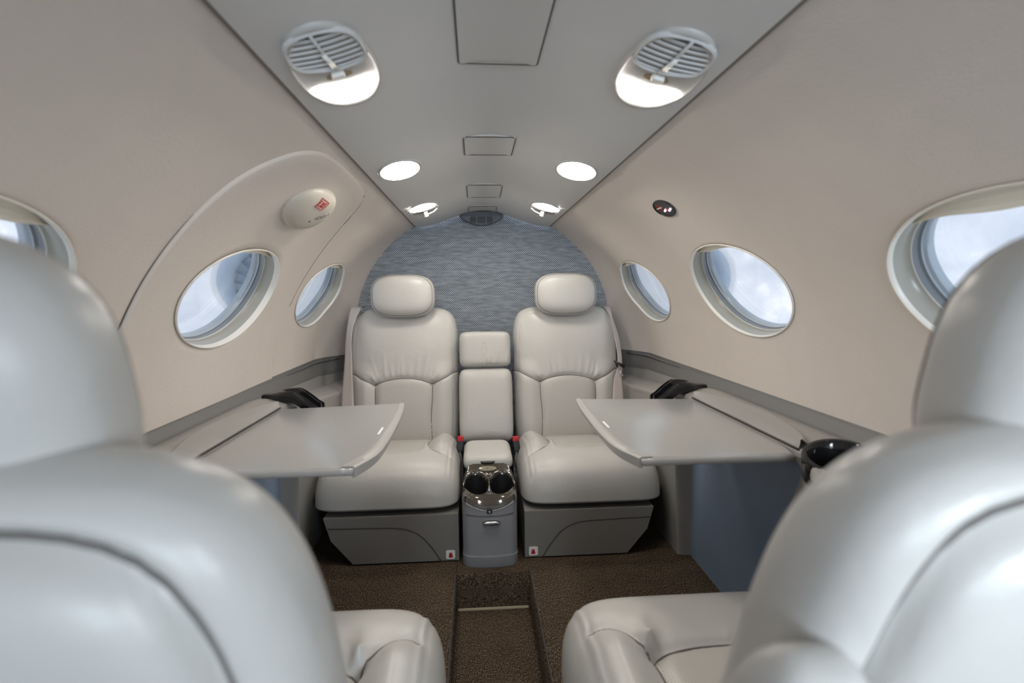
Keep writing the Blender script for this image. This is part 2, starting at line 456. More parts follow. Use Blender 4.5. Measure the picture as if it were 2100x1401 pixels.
wl = ['oval window beside the blurred left front seat', 'oval window set in the exit door', 'small looking oval window beside the left rear seat',
      'oval window beside the blurred right front seat', 'oval window above the right table', 'small looking oval window beside the right rear seat']
k = 0
for side in (-1, 1):
    for wy in WY:
        k += 1; build_window(k, side, wy, wl[k-1])

# exit door with its raised edge
dr = struct(empty('door_1', (-.69, 1.40, .585)), 'raised cream emergency exit door around the middle left window')
P = smooth_pts(DOOR, 6); P = [tuple(p) for p in P]
P += [(y, A_LO) for y in np.linspace(1.825, .99, 26)[1:-1]]
V, F = [], []; prof = []
for (py, pa) in P:
    t = math.atan2((pa-AC)/WB, (py-WY[1])/WA)
    ey, ea = WY[1]+1.012*WA*math.cos(t), AC+1.012*WB*math.sin(t)
    row = [W(-1, WY[1]+WA*math.cos(t), AC+WB*math.sin(t), -.008), W(-1, WY[1]+1.004*WA*math.cos(t), AC+1.004*WB*math.sin(t), .005)]
    for kx in range(13):
        s = kx/12; yy, aa = ey+(py-ey)*s, ea+(pa-ea)*s
        row.append((yy, aa))
    prof.append((row, py, pa))
rows = []
lipf = lambda y: .0065*(1-.65*float(ss(1.45, 1.75, y)))   # proud at the front, nearly flush at the rear
for row, py, pa in prof:
    r = row[:2]+[W(-1, y, a, lipf(y)) for y, a in row[2:]]
    dy, da = py-WY[1], (pa-AC)*R0; ln = math.hypot(dy, da); dy, da = dy/ln, da/ln/R0
    l = lipf(py)
    bot = pa <= A_LO+1e-6
    for e, o_ in ((.0015, l-.0006), (.003, l-.002), (.0045, l*.5), (.005, -.004)):
        r.append(W(-1, py+dy*e, max(A_LO if bot else 0, pa+da*e), o_))
    rows.append(r)
n_ = len(rows[0])
for r in rows: V.extend(Vector(p)-Vector(dr.location) for p in r)
for i in range(len(rows)):
    i2 = (i+1) % len(rows)
    for j in range(n_-1): F.append((i*n_+j, i2*n_+j, i2*n_+j+1, i*n_+j+1))
fix_normals(mesh_obj('door_panel', V, F, 'door', dr, True, 60))
# thin gap along the rear edge, then a drawn shadow line at the front
gp = [Vector(W(-1, y+.008*math.copysign(1, y-WY[1])*(1 if a < .95 else .35), a+(.009 if a > .9 else .0), .0006))-Vector(dr.location) for y, a in [tuple(p) for p in smooth_pts(DOOR[10:-1], 6)]]
tube('door_gap_and_shadow', gp, .0009, 'gap', dr, 6)
gp = [Vector(W(-1, y-.0075, a+.004, .001))-Vector(dr.location) for y, a in [tuple(p) for p in smooth_pts(DOOR[0:4], 8)]]  # dark tube drawn in as the shadow beside the front lower lip
tube('door_gap_and_shadow', gp, [.0003+.0012*(1-i/(len(gp)-1)) for i in range(len(gp))], 'gap', dr, 6)
# handle cover dome (EXIT)
DY, DA, DWY, DWA, DH = 1.372, math.asin((1.076-ZC)/R0), .125, .068/R0, .030
def domept(u, v, lift=0):
    """u along +Y, v up the wall, both -1..1 in the unit disc"""
    r2 = min(1, u*u+v*v); h = DH*(1-r2**1.7)**.55
    return Vector(W(-1, DY+DWY*u, DA+DWA*v, .007+h+lift))-Vector(dr.location)
V, F = [], []; nr, seg = 22, 64
for r in range(1, nr+1):
    s = math.sin(PI/2*r/nr)
    for i in range(seg): t = 2*PI*i/seg; V.append(domept(s*math.cos(t), s*math.sin(t)))
V.append(domept(0, 0))
for r in range(nr-1):
    for i in range(seg): F.append((r*seg+i, r*seg+(i+1) % seg, (r+1)*seg+(i+1) % seg, (r+1)*seg+i))
for i in range(seg): F.append((nr*seg, i, (i+1) % seg))
dome = fix_normals(mesh_obj('handle_cover', V, F, 'dome', dr)); dome['label'] = 'smooth oval dome cover'
def dome_lines(name, lines, r, m):
    out = []
    for P in lines:
        q = []
        for (a, b_), (c, d) in zip(P[:-1], P[1:]):
            for i in range(6): q.append((a+(c-a)*i/6, b_+(d-b_)*i/6))
        q.append(P[-1]); out.append([domept(u, v, .0004) for u, v in q])
    return multi_tube(name, out, r, m, dome, 5)
# letters: u 0.16..0.60, v 0.02..0.62
def UV(x, y): return (-.52+.36*x+.06*y, .33+.37*y)
box = [[UV(0, 0), UV(1, 0), UV(1, 1), UV(0, 1), UV(0, 0)]]
lw = lambda x0: x0
E_ = [[UV(.12, .2), UV(.12, .8)], [UV(.12, .8), UV(.26, .8)], [UV(.12, .5), UV(.24, .5)], [UV(.12, .2), UV(.26, .2)]]
X_ = [[UV(.34, .2), UV(.52, .8)], [UV(.34, .8), UV(.52, .2)]]
I_ = [[UV(.60, .2), UV(.60, .8)]]
T_ = [[UV(.77, .2), UV(.77, .8)], [UV(.67, .8), UV(.88, .8)]]
dome_lines('exit_lettering', box+E_+X_+I_+T_, .0011, 'redprint')
pic = []
for cx, cy, rx, ry in ((.16, .02, .10, .10), (.28, .14, .07, .08), (.06, -.07, .06, .06)):
    pic.append([(cx+rx*math.cos(t), cy+ry*math.sin(t)) for t in np.linspace(0, 2*PI, 12)])
pic += [[(.33, .20), (.42, .26), (.40, .34)], [(.10, .10), (.24, .04), (.34, .10)]]
dome_lines('handle_pictogram', pic, .0007, 'greyprint')
dome_lines('cover_lock', [[(-.10, -.32), (-.05, -.28)]], .0018, 'gap')

# ------------------------------------------------------------------ ceiling
def CZ(x): return 1.153+.07*math.cos(PI*max(-.3, min(.3, x))/.6)**2
xs = list(np.linspace(-.3, .3, 49)); ysC = list(np.linspace(-1.9, 2.497, 60))
def ceil_pt(i, y):
    if i == 0: return (-.304, y, 1.19)
    if i == 1: return (-.3025, y, 1.158)
    if i == len(xs)+2: return (.3025, y, 1.158)
    if i == len(xs)+3: return (.304, y, 1.19)
    x = xs[i-2]; return (x, y, CZ(x))
V = [ceil_pt(i, y) for i in range(len(xs)+4) for y in ysC]
struct(fix_normals(mesh_obj('ceiling', V, grid(len(xs)+3, len(ysC)-1), 'ceiling', None, True, 60)), 'grey beige ceiling panel, raised along the middle')
for sx, nm in ((-1, 1), (1, 2)):
    tube('trim_%d' % nm, [(sx*.3035, y, 1.1555) for y in np.linspace(-1.9, 2.49, 40)], .0036, 'seam')
    struct(bpy.data.objects['trim_%d' % nm], 'dark seam where ceiling panel meets sidewall')
def ceil_frame(o, x, y, flip=False):
    s = (CZ(x+.01)-CZ(x-.01))/.02
    ang = math.atan(s)
    o.location = (x, y, CZ(x)); o.rotation_euler = (0, -ang, PI if flip else 0)
    o.rotation_mode = 'XYZ'
    o.matrix_world = Matrix.Translation(o.location) @ Matrix.Rotation(-ang, 4, 'Y') @ Matrix.Rotation(PI if flip else 0, 4, 'Z')
def ring_obj(name, out, prof, m, parent, sharp=50):
    """prof: (scale, z) sweeps of an outline given as unit functions"""
    V = []
    for (x, y) in out:
        for sc, z in prof: V.append((x*sc, y*sc, z))
    return fix_normals(mesh_obj(name, V, grid(len(out), len(prof)-1, True), m, parent, True, sharp))
def blob(name, pts, z0, z1, m, parent, bev):
    return slab(name, pts, z0, z1, m, parent, bev, 3)
GA, GB = .055, .124
def vent_light(x, y, flip, far, label):
    r = empty('overhead_vent_light'); tag(r, label, 'ceiling light', 'overhead lights with air vents'); ceil_frame(r, x, y, flip)
    mir = (-1 if x < 0 else 1)*(-1 if flip else 1)
    o = ell(0, 0, GA, GB, 56, 2.15)
    ring_obj('bezel', o, [(1.03, .004), (1.03, -.002), (1.0, -.0055), (.96, -.0065), (.93, -.0055), (.90, -.0035), (.55, -.003), (.02, -.003)], 'bezel', r)
    # air grille: half-moon frame with a throat behind
    g = [(-.042, -.092), (-.028, -.110), (0, -.117), (.026, -.111), (.041, -.094), (.046, -.066), (.043, -.040), (.030, -.026), (0, -.015), (-.030, -.018), (-.045, -.032), (-.047, -.062)]
    g = [tuple(p) for p in smooth_pts([(a*mir, b_) for a, b_ in g], 5, True)]
    gc = np.mean(np.array(g), 0)
    slab('grille_throat', [tuple(gc+(np.array(p)-gc)*.95) for p in g], -.0036, -.002, 'ventdark', r)
    V = []
    for p in g:
        for sc, z in ((1.05, -.003), (1.04, -.0065), (.99, -.0085), (.94, -.0065), (.93, -.003)):
            q = gc+(np.array(p)-gc)*sc; V.append((q[0], q[1], z))
    fix_normals(mesh_obj('grille_frame', V, grid(len(g), 4, True), 'vent', r, True, 60))
    for i in range(7):
        yy = -.104+.0132*i
        w = [p for p in g]
        # chord width at that y
        xsn = [p[0] for p in w if abs(p[1]-yy) < .008] or [.02, -.02]
        hw0, hw1 = min(xsn)*.93, max(xsn)*.93
        V = []; ns = 14
        for j in range(ns+1):
            t = j/ns; xx = hw0+(hw1-hw0)*t; bow = .006*math.sin(PI*t)
            for dy, z in ((-.0036, -.0045), (-.003, -.0066), (.0032, -.0060), (.0034, -.0042)): V.append((xx, yy+dy+bow, z))
        f = []
        for j in range(ns):
            for q in range(4): f.append((j*4+q, j*4+(q+1) % 4, (j+1)*4+(q+1) % 4, (j+1)*4+q))
        fix_normals(mesh_obj('grille_slat', V, f, 'vent', r, True, 40))
    tube('grille_rib', [(.004*mir, -.116, -.0075), (.001*mir, -.066, -.009), (-.004*mir, -.018, -.0075)], .0022, 'vent', r)
    tube('rib_slider', [(.0018*mir, -.070, -.0105), (-.002*mir, -.036, -.0105)], [.003, .0036], 'white', r)
    # pivot tab
    slab('pivot', ell(0, .010, .018, .0085, 24), -.0048, -.002, 'brass', r)
    slab('aim_tab', rrect(-.009, -.006, .009, .006, .004), -.012, -.003, 'white', r, .0015)
    # crescent lens
    ln = [(-.048, .034), (-.036, .030), (-.018, .035), (0, .037), (.018, .034), (.036, .029), (.047, .034), (.050, .048), (.044, .074), (.028, .103), (.006, .115), (-.018, .109), (-.036, .086), (-.047, .056)]
    ln = [tuple(p) for p in smooth_pts([(a*mir, b_) for a, b_ in ln], 5, True)]
    slab('lens', ln, -.0042, -.002, 'lamp', r, .0006, 2)
    if far:
        tube('visor_rim', [(-.040, .026, -.012), (-.02, .018, -.019), (0, .012, -.021), (.02, .018, -.019), (.040, .026, -.012)], .0016, 'vent', r)
    return r
vent_light(-.2215, .785, False, False, 'near left ceiling vent with crescent lamp, left of the large hatch')
vent_light(.2245, .780, False, False, 'near right ceiling vent with crescent lamp, right of the large hatch')
def far_light(x, y, label):
    r = empty('reading_light'); tag(r, label, 'ceiling light', 'small far ceiling lamps'); ceil_frame(r, x, y)
    mir = 1 if x < 0 else -1
    ring_obj('bezel', ell(0, 0, .0555, .124, 48), [(1.03, .004), (1.02, -.001), (.97, -.003), (.93, -.0015), (.5, -.001), (.02, -.001)], 'bezel', r)
    slab('lens', ell(-.002*mir, -.046, .049, .066, 48), -.0025, -.0005, 'lamp', r, .0008, 2)
    tube('visor_rim', [(mir*a, b_, z) for a, b_, z in ((.046, .020, -.006), (.030, .034, -.012), (.008, .044, -.014), (-.006, .046, -.013))], .0022, 'white', r)
    tube('visor_slot', [(mir*a, b_, -.003) for a, b_ in ((-.010, .050), (-.028, .046), (-.043, .030))], .0022, 'gap', r)
    slab('aim_tab', rrect(-.007, .040, .007, .054, .003), -.022, -.003, 'white', r, .0015)
    return r
far_light(-.220, 2.040, 'small far ceiling lamp above the left rear seat')
far_light(.220, 2.040, 'small far ceiling lamp above the right rear seat')
def oval_light(x, y, label):
    r = empty('oval_ceiling_light'); tag(r, label, 'ceiling light', 'plain oval ceiling lights'); ceil_frame(r, x, y)
    ring_obj('bezel', ell(0, 0, .052, .094, 48), [(1.04, .004), (1.03, -.001), (.98, -.0025), (.93, -.002), (.91, -.001)], 'bezel', r)
    slab('lens', ell(0, 0, .047, .0855, 48), -.0028, -.001, 'lamp', r, .0015, 2)
oval_light(-.2205, 1.405, 'middle oval ceiling lamp left of the second hatch')
oval_light(.2225, 1.405, 'middle oval ceiling lamp right of the second hatch')
def hatch(y0, y1, x0, x1, label):
    r = empty('access_panel', ((x0+x1)/2, (y0+y1)/2, CZ((x0+x1)/2))); tag(r, label, 'ceiling hatch', 'ceiling access panels')
    o = rrect(x0, y0, x1, y1, .012); V = []; pr_ = []
    nx, ny = 12, 14
    us = np.linspace(0, 1, nx+1); vs = np.linspace(0, 1, ny+1)
    c = Vector(r.location)
    def pt(u, v, dz): 
        x = x0+(x1-x0)*u; y = y0+(y1-y0)*v; return Vector((x, y, CZ(x)+dz))-c
    V = [pt(u, v, -.002) for u in us for v in vs]+[pt(u, v, .002) for u in us for v in vs]
    h = (nx+1)*(ny+1); f1 = grid(nx, ny); F = f1+[tuple(i+h for i in f[::-1]) for f in f1]
    bd = [i*(ny+1) for i in range(nx+1)]+[nx*(ny+1)+j for j in range(1, ny+1)]+[i*(ny+1)+ny for i in range(nx-1, -1, -1)]+[j for j in range(ny-1, 0, -1)]
    for a, b_ in zip(bd, bd[1:]+bd[:1]): F.append((a, b_, b_+h, a+h))
    fix_normals(mesh_obj('panel', V, F, 'hatch', r, True, 40))
    tube('gap', [Vector((x, y, CZ(x)-.0014))-c for x, y in [(a, b_) for a, b_ in rrect(x0-.0015, y0-.0015, x1+.0015, y1+.0015, .010, 4)]], .0010, 'gap', r, 6, True)
hatch(.30, .890, -.057, .063, 'largest ceiling hatch between the near vent lamps')
hatch(1.299, 1.461, -.0585, .0595, 'second ceiling hatch between the oval lamps')
hatch(1.866, 2.103, -.060, .0565, 'third ceiling hatch just before the far small lamps')
hatch(2.325, 2.464, -.062, .0555, 'last ceiling hatch right above the bulkhead vent')

# ------------------------------------------------------------------ bulkhead, vent
half = []
for z in np.linspace(0, 1.222, 40):
    xr = math.sqrt(max(.02, R0*R0-(z-ZC)**2))-float(np.interp(z, INS_Z, INS_D))+.012
    half.append((xr if z > .30 else max(xr, .60), z))
RX = Matrix.Rotation(PI/2, 4, 'X')
wb = slab('wall_back', half+[(-a, b_) for a, b_ in half[::-1]], -2.545, -2.505, 'weave', None, 0, 1, RX)
struct(wb, 'grey woven fabric bulkhead behind the rear seats')
r = tag(empty('bulkhead_vent', (-.006, 2.47, 1.19)), 'dark blue grey air vent at top of the woven bulkhead', 'air vent')
o = [(-.098, .010), (-.06, .026), (0, .034), (.06, .026), (.098, .010), (.06, -.020), (0, -.034), (-.06, -.020)]
o = [tuple(p) for p in smooth_pts(o, 6, True)]
RX = Matrix.Rotation(PI/2, 4, 'X')
plain_vent = plain('vent_slate', (.10, .115, .14), .5); M['slate'] = plain_vent
slab('vent_housing', o, -.034, 0, 'slate', r, .006, 3, RX)
slab('vent_opening', rrect(-.052, -.024, .050, .006, .010), 0, .0015, 'satinblack', r, 0, 3, RX)
for zz in (-.0065, -.015): tube('vent_bar', [(-.050, -.0025, zz+.004), (0, -.003, zz), (.048, -.0025, zz+.004)], .0018, 'slate', r)
for xx in (-.022, .020): tube('vent_post', [(xx, -.003, -.023), (xx, -.003, .005)], .0011, 'bezel', r)

# ------------------------------------------------------------------ floor
def fz(x, y):
    return 0
V, F = [], []
def quad_grid(x0, x1, y0, y1, z0, z1, nx=2, ny=2, zf=None):
    o = len(V)
    for i in range(nx+1):
        for j in range(ny+1): V.append((x0+(x1-x0)*i/nx, y0+(y1-y0)*j/ny, z0 if zf is None else zf(i/nx, j/ny)))
    F.extend(tuple(a+o for a in f) for f in grid(nx, ny))
prof = [(-.74, 0), (-.122, 0), (-.115, -.003), (-.111, -.010), (-.112, -.10), (.110, -.10), (.1115, -.010), (.1155, -.003), (.122, 0), (.74, 0)]
ysF = [-1.9, -.9, 0, .6, 1.0, 1.585]
for x, z in prof:
    for y in ysF: V.append((x, y, z))
F += grid(len(prof)-1, len(ysF)-1)
o = len(V)
for x, z in prof: V.append((x, 1.585, z))
for x, z in prof: V.append((x, 1.592, z if z > -.09 else -.02))
for x, z in prof: V.append((x, 1.603, 0))
for x, z in prof: V.append((x, 2.5, 0))
F += [(o+k_*len(prof)+i, o+k_*len(prof)+i+1, o+(k_+1)*len(prof)+i+1, o+(k_+1)*len(prof)+i) for k_ in range(3) for i in range(len(prof)-1)]
struct(fix_normals(mesh_obj('floor', V, F, 'carpet', None, True, 30)), 'dark brown carpet with a lower aisle down the middle')
struct(slab('trim_3', [(-.108, 1.572), (.106, 1.572), (.106, 1.582), (-.108, 1.582)], -.0995, -.0965, 'alu'), 'thin pale strip at the foot of the aisle step')
for sx, nm in ((-1, 4), (1, 5)):
    struct(tube('trim_%d' % nm, [(sx*.1155, y, -.0005) for y in np.linspace(-.4, 1.655, 20)], .0022, 'gap'), 'dark carpet edge along the aisle')

# ------------------------------------------------------------------ side ledges
def xin(y): return .574-.056*(1-float(ss(.84, .955, y)))*float(ss(.74, .84, y))+.026*(1-float(ss(.70, .82, y)))
def DROP(y): return .042*float(ss(1.56, 1.80, y))+.040*float(ss(1.75, 2.35, y))
def build_ledge(side, label):
    r = tag(empty('side_ledge', (side*.65, 1.2, 0)), label, 'side ledge', 'plastic armrest ledges along the cabin walls')
    loc = Vector(r.location)
    Y = list(np.linspace(-1.0, 2.5045, 124))
    def mk(name, fn, nseg, m, ys=Y, sharp=None):
        V = [Vector((side*p[0], p[1], p[2]))-loc for y in ys for p in [fn(y, k_/nseg) for k_ in range(nseg+1)]]
        return fix_normals(mesh_obj(name, V, grid(len(ys)-1, nseg), m, r, True, sharp))
    def top(y, t):
        i_ = float(inset(.56, y)); xs_ = xin(y)
        lift = 0; drop = DROP(y)
        P = [(.697, .5545), (.685, .556), (.672, .5625), (.655, .564), (.63, .5615), (.60, .557), (xs_+.004, .552), (xs_, .546), (xs_-.001, .538)]
        a = t*(len(P)-1); j = min(int(a), len(P)-2); f = a-j
        x = P[j][0]+(P[j+1][0]-P[j][0])*f; z = P[j][1]+(P[j+1][1]-P[j][1])*f
        return (x-i_*.8, y, z-drop*(1 if t > .12 else t/.12*.6+.4))
    yT = sorted(set(Y+list(np.linspace(.80, 1.03, 60))))
    tp = mk('ledge_top', top, 60, 'ledge', yT)
    if side > 0:
        bm = bmesh.new(); bm.from_mesh(tp.data)
        kill = [f for f in bm.faces if math.hypot(f.calc_center_median().x+loc.x-.597, f.calc_center_median().y+loc.y-.895) < .0585]
        bmesh.ops.delete(bm, geom=kill, context='FACES'); bm.to_mesh(tp.data); bm.free()
    def dado(y, t):
        i_ = float(inset(.57, y))
        P = [(.7145, .5885), (.7135, .587), (.712, .583), (.704, .570), (.698, .560), (.696, .553)]
        a = t*5; j = min(int(a), 4); f = a-j
        x = P[j][0]+(P[j+1][0]-P[j][0])*f; z = P[j][1]+(P[j+1][1]-P[j][1])*f
        return (x-i_+.3*DROP(y)*t**2*0, y, z-DROP(y)*.45*t)
    d = mk('dado_strip', dado, 20, 'dado'); d['label'] = 'darker grey strip along the wall'
    def face(y, t):
        z = (.541-DROP(y))*(1-t); xo = max(xin(y), min(.604, xin(y)+(.604-xin(y))*float(ss(.50, .34, z))))+.0*t; xo = xo if y < .99 else xin(y)+.030*(t**1.3)
        ya = .985+(.55-z)*.55; yb = 1.625+(.55-z)*.07
        rc = float(ss(ya-.05, ya+.035, y)*(1-ss(yb-.004, yb+.006, y)))*float(ss(.0, .06, .541-z))
        x = xo+rc*(.632+.012*t-xo)
        return (x, y, z)
    yF = sorted(set(list(np.linspace(Y[0], .9, 16))+list(np.linspace(.9, 1.58, 60))+list(np.linspace(1.58, 1.72, 60))+list(np.linspace(1.72, 2.5045, 16))))
    o = mk('pocket_face', face, 60, 'ledge', yF)
    bm = bmesh.new(); bm.from_mesh(o.data)
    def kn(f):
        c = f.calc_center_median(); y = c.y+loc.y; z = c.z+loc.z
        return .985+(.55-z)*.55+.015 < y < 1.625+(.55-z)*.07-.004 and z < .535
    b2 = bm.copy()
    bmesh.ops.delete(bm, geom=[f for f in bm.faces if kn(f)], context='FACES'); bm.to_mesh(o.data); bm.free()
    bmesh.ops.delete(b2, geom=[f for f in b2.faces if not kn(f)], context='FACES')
    k2 = bm_obj('kneehole_face', b2, 'kneehole', r, 60); k2['label'] = 'recessed blue grey face under the table'
    # flap above the table slot
    V = []; nl = 40
    for i in range(nl+1):
        t = i/nl; y = .985+.515*t; bow = .060*math.sin(PI*t)**.7
        for x, z in ((.5755, .5535), (.5765, .5565), (.5785+bow*.5, .5625), (.5785+bow, .5705), (.5785+bow+.004, .571), (.5785+bow+.014, .563)):
            V.append(Vector((side*x, y, z))-loc)
    fix_normals(mesh_obj('slot_flap', V, grid(nl, 5), 'ledge', r, True, 60))
    tube('table_slot', [Vector((side*.5745, y, .5525))-loc for y in np.linspace(.985, 1.50, 20)], .0022, 'gap', r, 6)
    # grooved upper corner at the rear
    tube('dado_crease', [Vector((side*(.708-float(inset(.575, y))), y, .5755))-loc for y in np.linspace(1.95, 2.44, 14)], [.0005+.003*min(1, i/5) for i in range(14)], 'dado', r, 8)
    return r
lg = {-1: build_ledge(-1, 'grey side ledge under the windows on the left cabin wall'), 1: build_ledge(1, 'grey side ledge with cup holder on the right cabin wall')}

def build_table(side, label):
    r = tag(empty('folding_table', (side*.40, 1.23, .55)), label, 'table', 'fold-out cabin tables')
    loc = Vector(r.location)
    S = lambda P: [(side*x-loc.x, y-loc.y) for x, y in P]
    inner = [tuple(p) for p in smooth_pts([(.2465, 1.535), (.238, 1.44), (.232, 1.30), (.230, 1.15), (.237, 1.05), (.262, .972)], 8)]
    out = [(.555, .967), (.568, 1.02), (.568, 1.497), (.42, 1.515)]+[(x+.006, y if 0 < i < len(inner)-1 else y) for i, (x, y) in enumerate(inner)]+[(.40, .963)]
    slab('tabletop', S(out), -.013, 0, 'table', r, .0045, 4)
    # curved trim lip along the inner edge, hanging lower towards the front corner
    V = []; k_ = len(inner)
    for i, (x, y) in enumerate(inner):
        t = i/(k_-1); w = .010+.014*t; dp = .009+.011*float(ss(.45, 1, t))
        for dx, z in ((w, .0012), (.002, .0012), (-.002, -.002), (-.0015, -dp), (.004, -dp-.001), (.006, -.012)):
            V.append((side*(x+dx)-loc.x, y-loc.y, z))
    f = []
    for i in range(k_-1):
        for q in range(6): f.append((i*6+q, i*6+(q+1) % 6, (i+1)*6+(q+1) % 6, (i+1)*6+q))
    f += [tuple(range(6)), tuple((k_-1)*6+q for q in range(6))]
    fix_normals(mesh_obj('edge_trim', V, f, 'tabletrim', r, True, 40))
    # rolled front edge
    tube('front_edge', [(side*x-loc.x, .9625-loc.y, -.0065) for x in np.linspace(.262, .553, 12)], .0068, 'table', r, 12)
    slab('printed_mark', [(side*a-loc.x, b_-loc.y) for a, b_ in ((.256, 1.195), (.2605, 1.195), (.2605, 1.255), (.256, 1.255))], .0003, .0009, 'white', r)
    return r
build_table(-1, 'grey fold-out table before the left rear seat')
build_table(1, 'grey fold-out table before the right rear seat')

def build_pod(side, label):
    r = empty('air_outlet', (side*.57-side*.65, 1.55-1.2, .562), 0, lg[side]); r['label'] = label
    ns, nw = 48, 40; V = []
    def top(t, w):
        x = .098-.185*t; hy = .010+.030*float(ss(0, .42, t))
        yc = .075-.062*t
        z = .012*math.sin(PI*min(1, t*1.1))**.8-.052*max(0, t-.60)**1.25*1.9
        crown = (.006+.014*float(ss(.1, .7, t)))*(1-abs(w)**3.2)**.5 if abs(w) < 1 else 0
        g = max(0, math.cos((w-.42)*PI/.62)) if abs(w-.42) < .31 else (max(0, math.cos((w+.38)*PI/.66)) if abs(w+.38) < .33 else 0)
        crown -= .025*g**.6*float(ss(.34, .60, t))
        return (side*x, yc+hy*w, z+crown)
    for k_ in (0, 1):
        for i in range(ns+1):
            t = i/ns
            for j in range(nw+1):
                w = -1+2*j/nw; p = top(t, w)
                if k_: b_ = top(t, 1); p = (p[0]*1.0, p[1], min(b_[2], p[2])-.010-.014*t)
                V.append(p)
    f1 = grid(ns, nw); h = (ns+1)*(nw+1); F = f1+[tuple(a+h for a in f[::-1]) for f in f1]
    for i in range(ns):
        for e in (0, nw): a, b_ = i*(nw+1)+e, (i+1)*(nw+1)+e; F.append((a, b_, b_+h, a+h))
    for j in range(nw):
        for e in (0, ns): a, b_ = e*(nw+1)+j, e*(nw+1)+j+1; F.append((a, b_, b_+h, a+h))
    fix_normals(mesh_obj('outlet_body', V, F, 'black', r, True, 50))
    return r
build_pod(-1, 'glossy black slotted air outlet')
build_pod(1, 'glossy black slotted air outlet')
# cup holder let into the right ledge
r = empty('cup_holder', (.597-.65, .895-1.2, .559), 0, lg[1]); r.rotation_euler = (math.radians(13), math.radians(-9), 0); r['label'] = 'glossy black round cup holder'
ring_obj('holder_rim', ell(0, 0, 1, 1, 48), [(.060, -.038), (.062, .002), (.059, .008), (.053, .0085), (.047, .002), (.044, -.030), (.040, -.055), (.002, -.057)], 'black', r)

# ------------------------------------------------------------------ seats
HB, TILT = .315, math.radians(13)
def back_front(cfg):
    arch = [(-.116, -.012), (-.06, .006), (0, .012), (.06, .006), (.116, -.012)]
    left = [(-.118, -.315), (-.110, -.16), (-.1145, -.08), (-.116, -.012)]
    right = [(a*-1, b_) for a, b_ in left]
    sl = [(-.116, -.012), (-.165, .010), (-.20, .033), (-.224, .042)]
    sr = [(-a, b_) for a, b_ in sl]
    return [smooth_pts(arch, 6), smooth_pts(left, 6), smooth_pts(right, 6), smooth_pts(sl, 5), smooth_pts(sr, 5)]
SEAMS_B = back_front(None)
def wrinkle(x, y, x0, y0, ang, ln, amp, wd):
    amp = amp*1.35
    c, s = math.cos(ang), math.sin(ang); u = (x-x0)*c+(y-y0)*s; v = -(x-x0)*s+(y-y0)*c
    t = np.clip(u/ln, 0, 1); return amp*np.exp(-(v/wd)**2)*np.where((u > 0) & (u < ln), (1-t)*np.minimum(1, u/.008), 0)
def fB(x, y, rho):
    d = .062*(1-rho**6)**(1/2.3)
    ax = np.abs(x)
    low = 1-ss(.0, .09, y+.02*0)
    d = d+.016*ss(.10, .165, ax)*(1-ss(.185, .222, ax)*.7)*low*(1-rho**10)     # side bolsters
    d = d+.010*np.exp(-((y+.10)/.13)**2)*(1-ss(.09, .13, ax))                      # lumbar
    d = d+.008*np.exp(-((y-.12)/.12)**2)*(1-(ax/.222)**2)
    for P in SEAMS_B:
        dd = seg_dist(x, y, P); d = d-.0065*np.exp(-(dd/.0045)**2)-.0035*np.exp(-(dd/.016)**2)
    dd = np.abs(rho-.905); d = d-.0015*np.exp(-(dd/.008)**2)
    for i, x0 in enumerate(np.linspace(-.10, .10, 9)):                             # gathers above the arch
        d = d+wrinkle(x, y, x0+.006*math.sin(i*5), .012+.006*math.cos(x0*20), PI/2-x0*2.2+.1*math.sin(i*3), .07+.05*abs(math.sin(i*2.1)), .0028, .006)
    for sx in (-1, 1):
        for a in (.5, .8, 1.15): d = d+wrinkle(x, y, sx*.112, -.005, PI/2-sx*a*.6, .09, .0028, .0055)
    return d
def bB(x, y, rho):
    d = -.052*(1-rho**7)**(1/2.4)
    q = ((np.abs(x)/(.222-.031))**7+(np.abs(y)/(.315-.016))**7)**(1/7); dd = np.abs(q-1)*.2
    d = d+.009*np.exp(-(dd/.0035)**2)+.004*np.exp(-(dd/.012)**2)-.003*ss(1.0, .93, q)
    return d
def fH(x, y, rho):
    d = .050*(1-rho**4.2)**(1/2.2)-.006*(1-np.abs(y)/.09)*0
    dd = np.abs(rho-.93); return d-.002*np.exp(-(dd/.02)**2)
def bH(x, y, rho): return -.052*(1-rho**3.6)**(1/2.1)
ARC_C = [(-.117, .046), (-.06, .060), (0, .064), (.06, .060), (.117, .046)]
SIDE_C = [(-.117, .046), (-.110, -.05), (-.112, -.15), (-.118, -.25)]
OUT_C = [(-.117, .046), (-.145, .088), (-.172, .112), (-.200, .118)]
EDGE_C = [(-.203, .225), (-.203, .118), (-.205, 0), (-.208, -.16), (-.21, -.24)]
def mirr(P): return [(-a, b_) for a, b_ in P]
SEAMS_C = [smooth_pts(q, 6) for q in (ARC_C, SIDE_C, mirr(SIDE_C), OUT_C, mirr(OUT_C))]
EDGES_C = [smooth_pts(q, 6) for q in (EDGE_C, mirr(EDGE_C))]
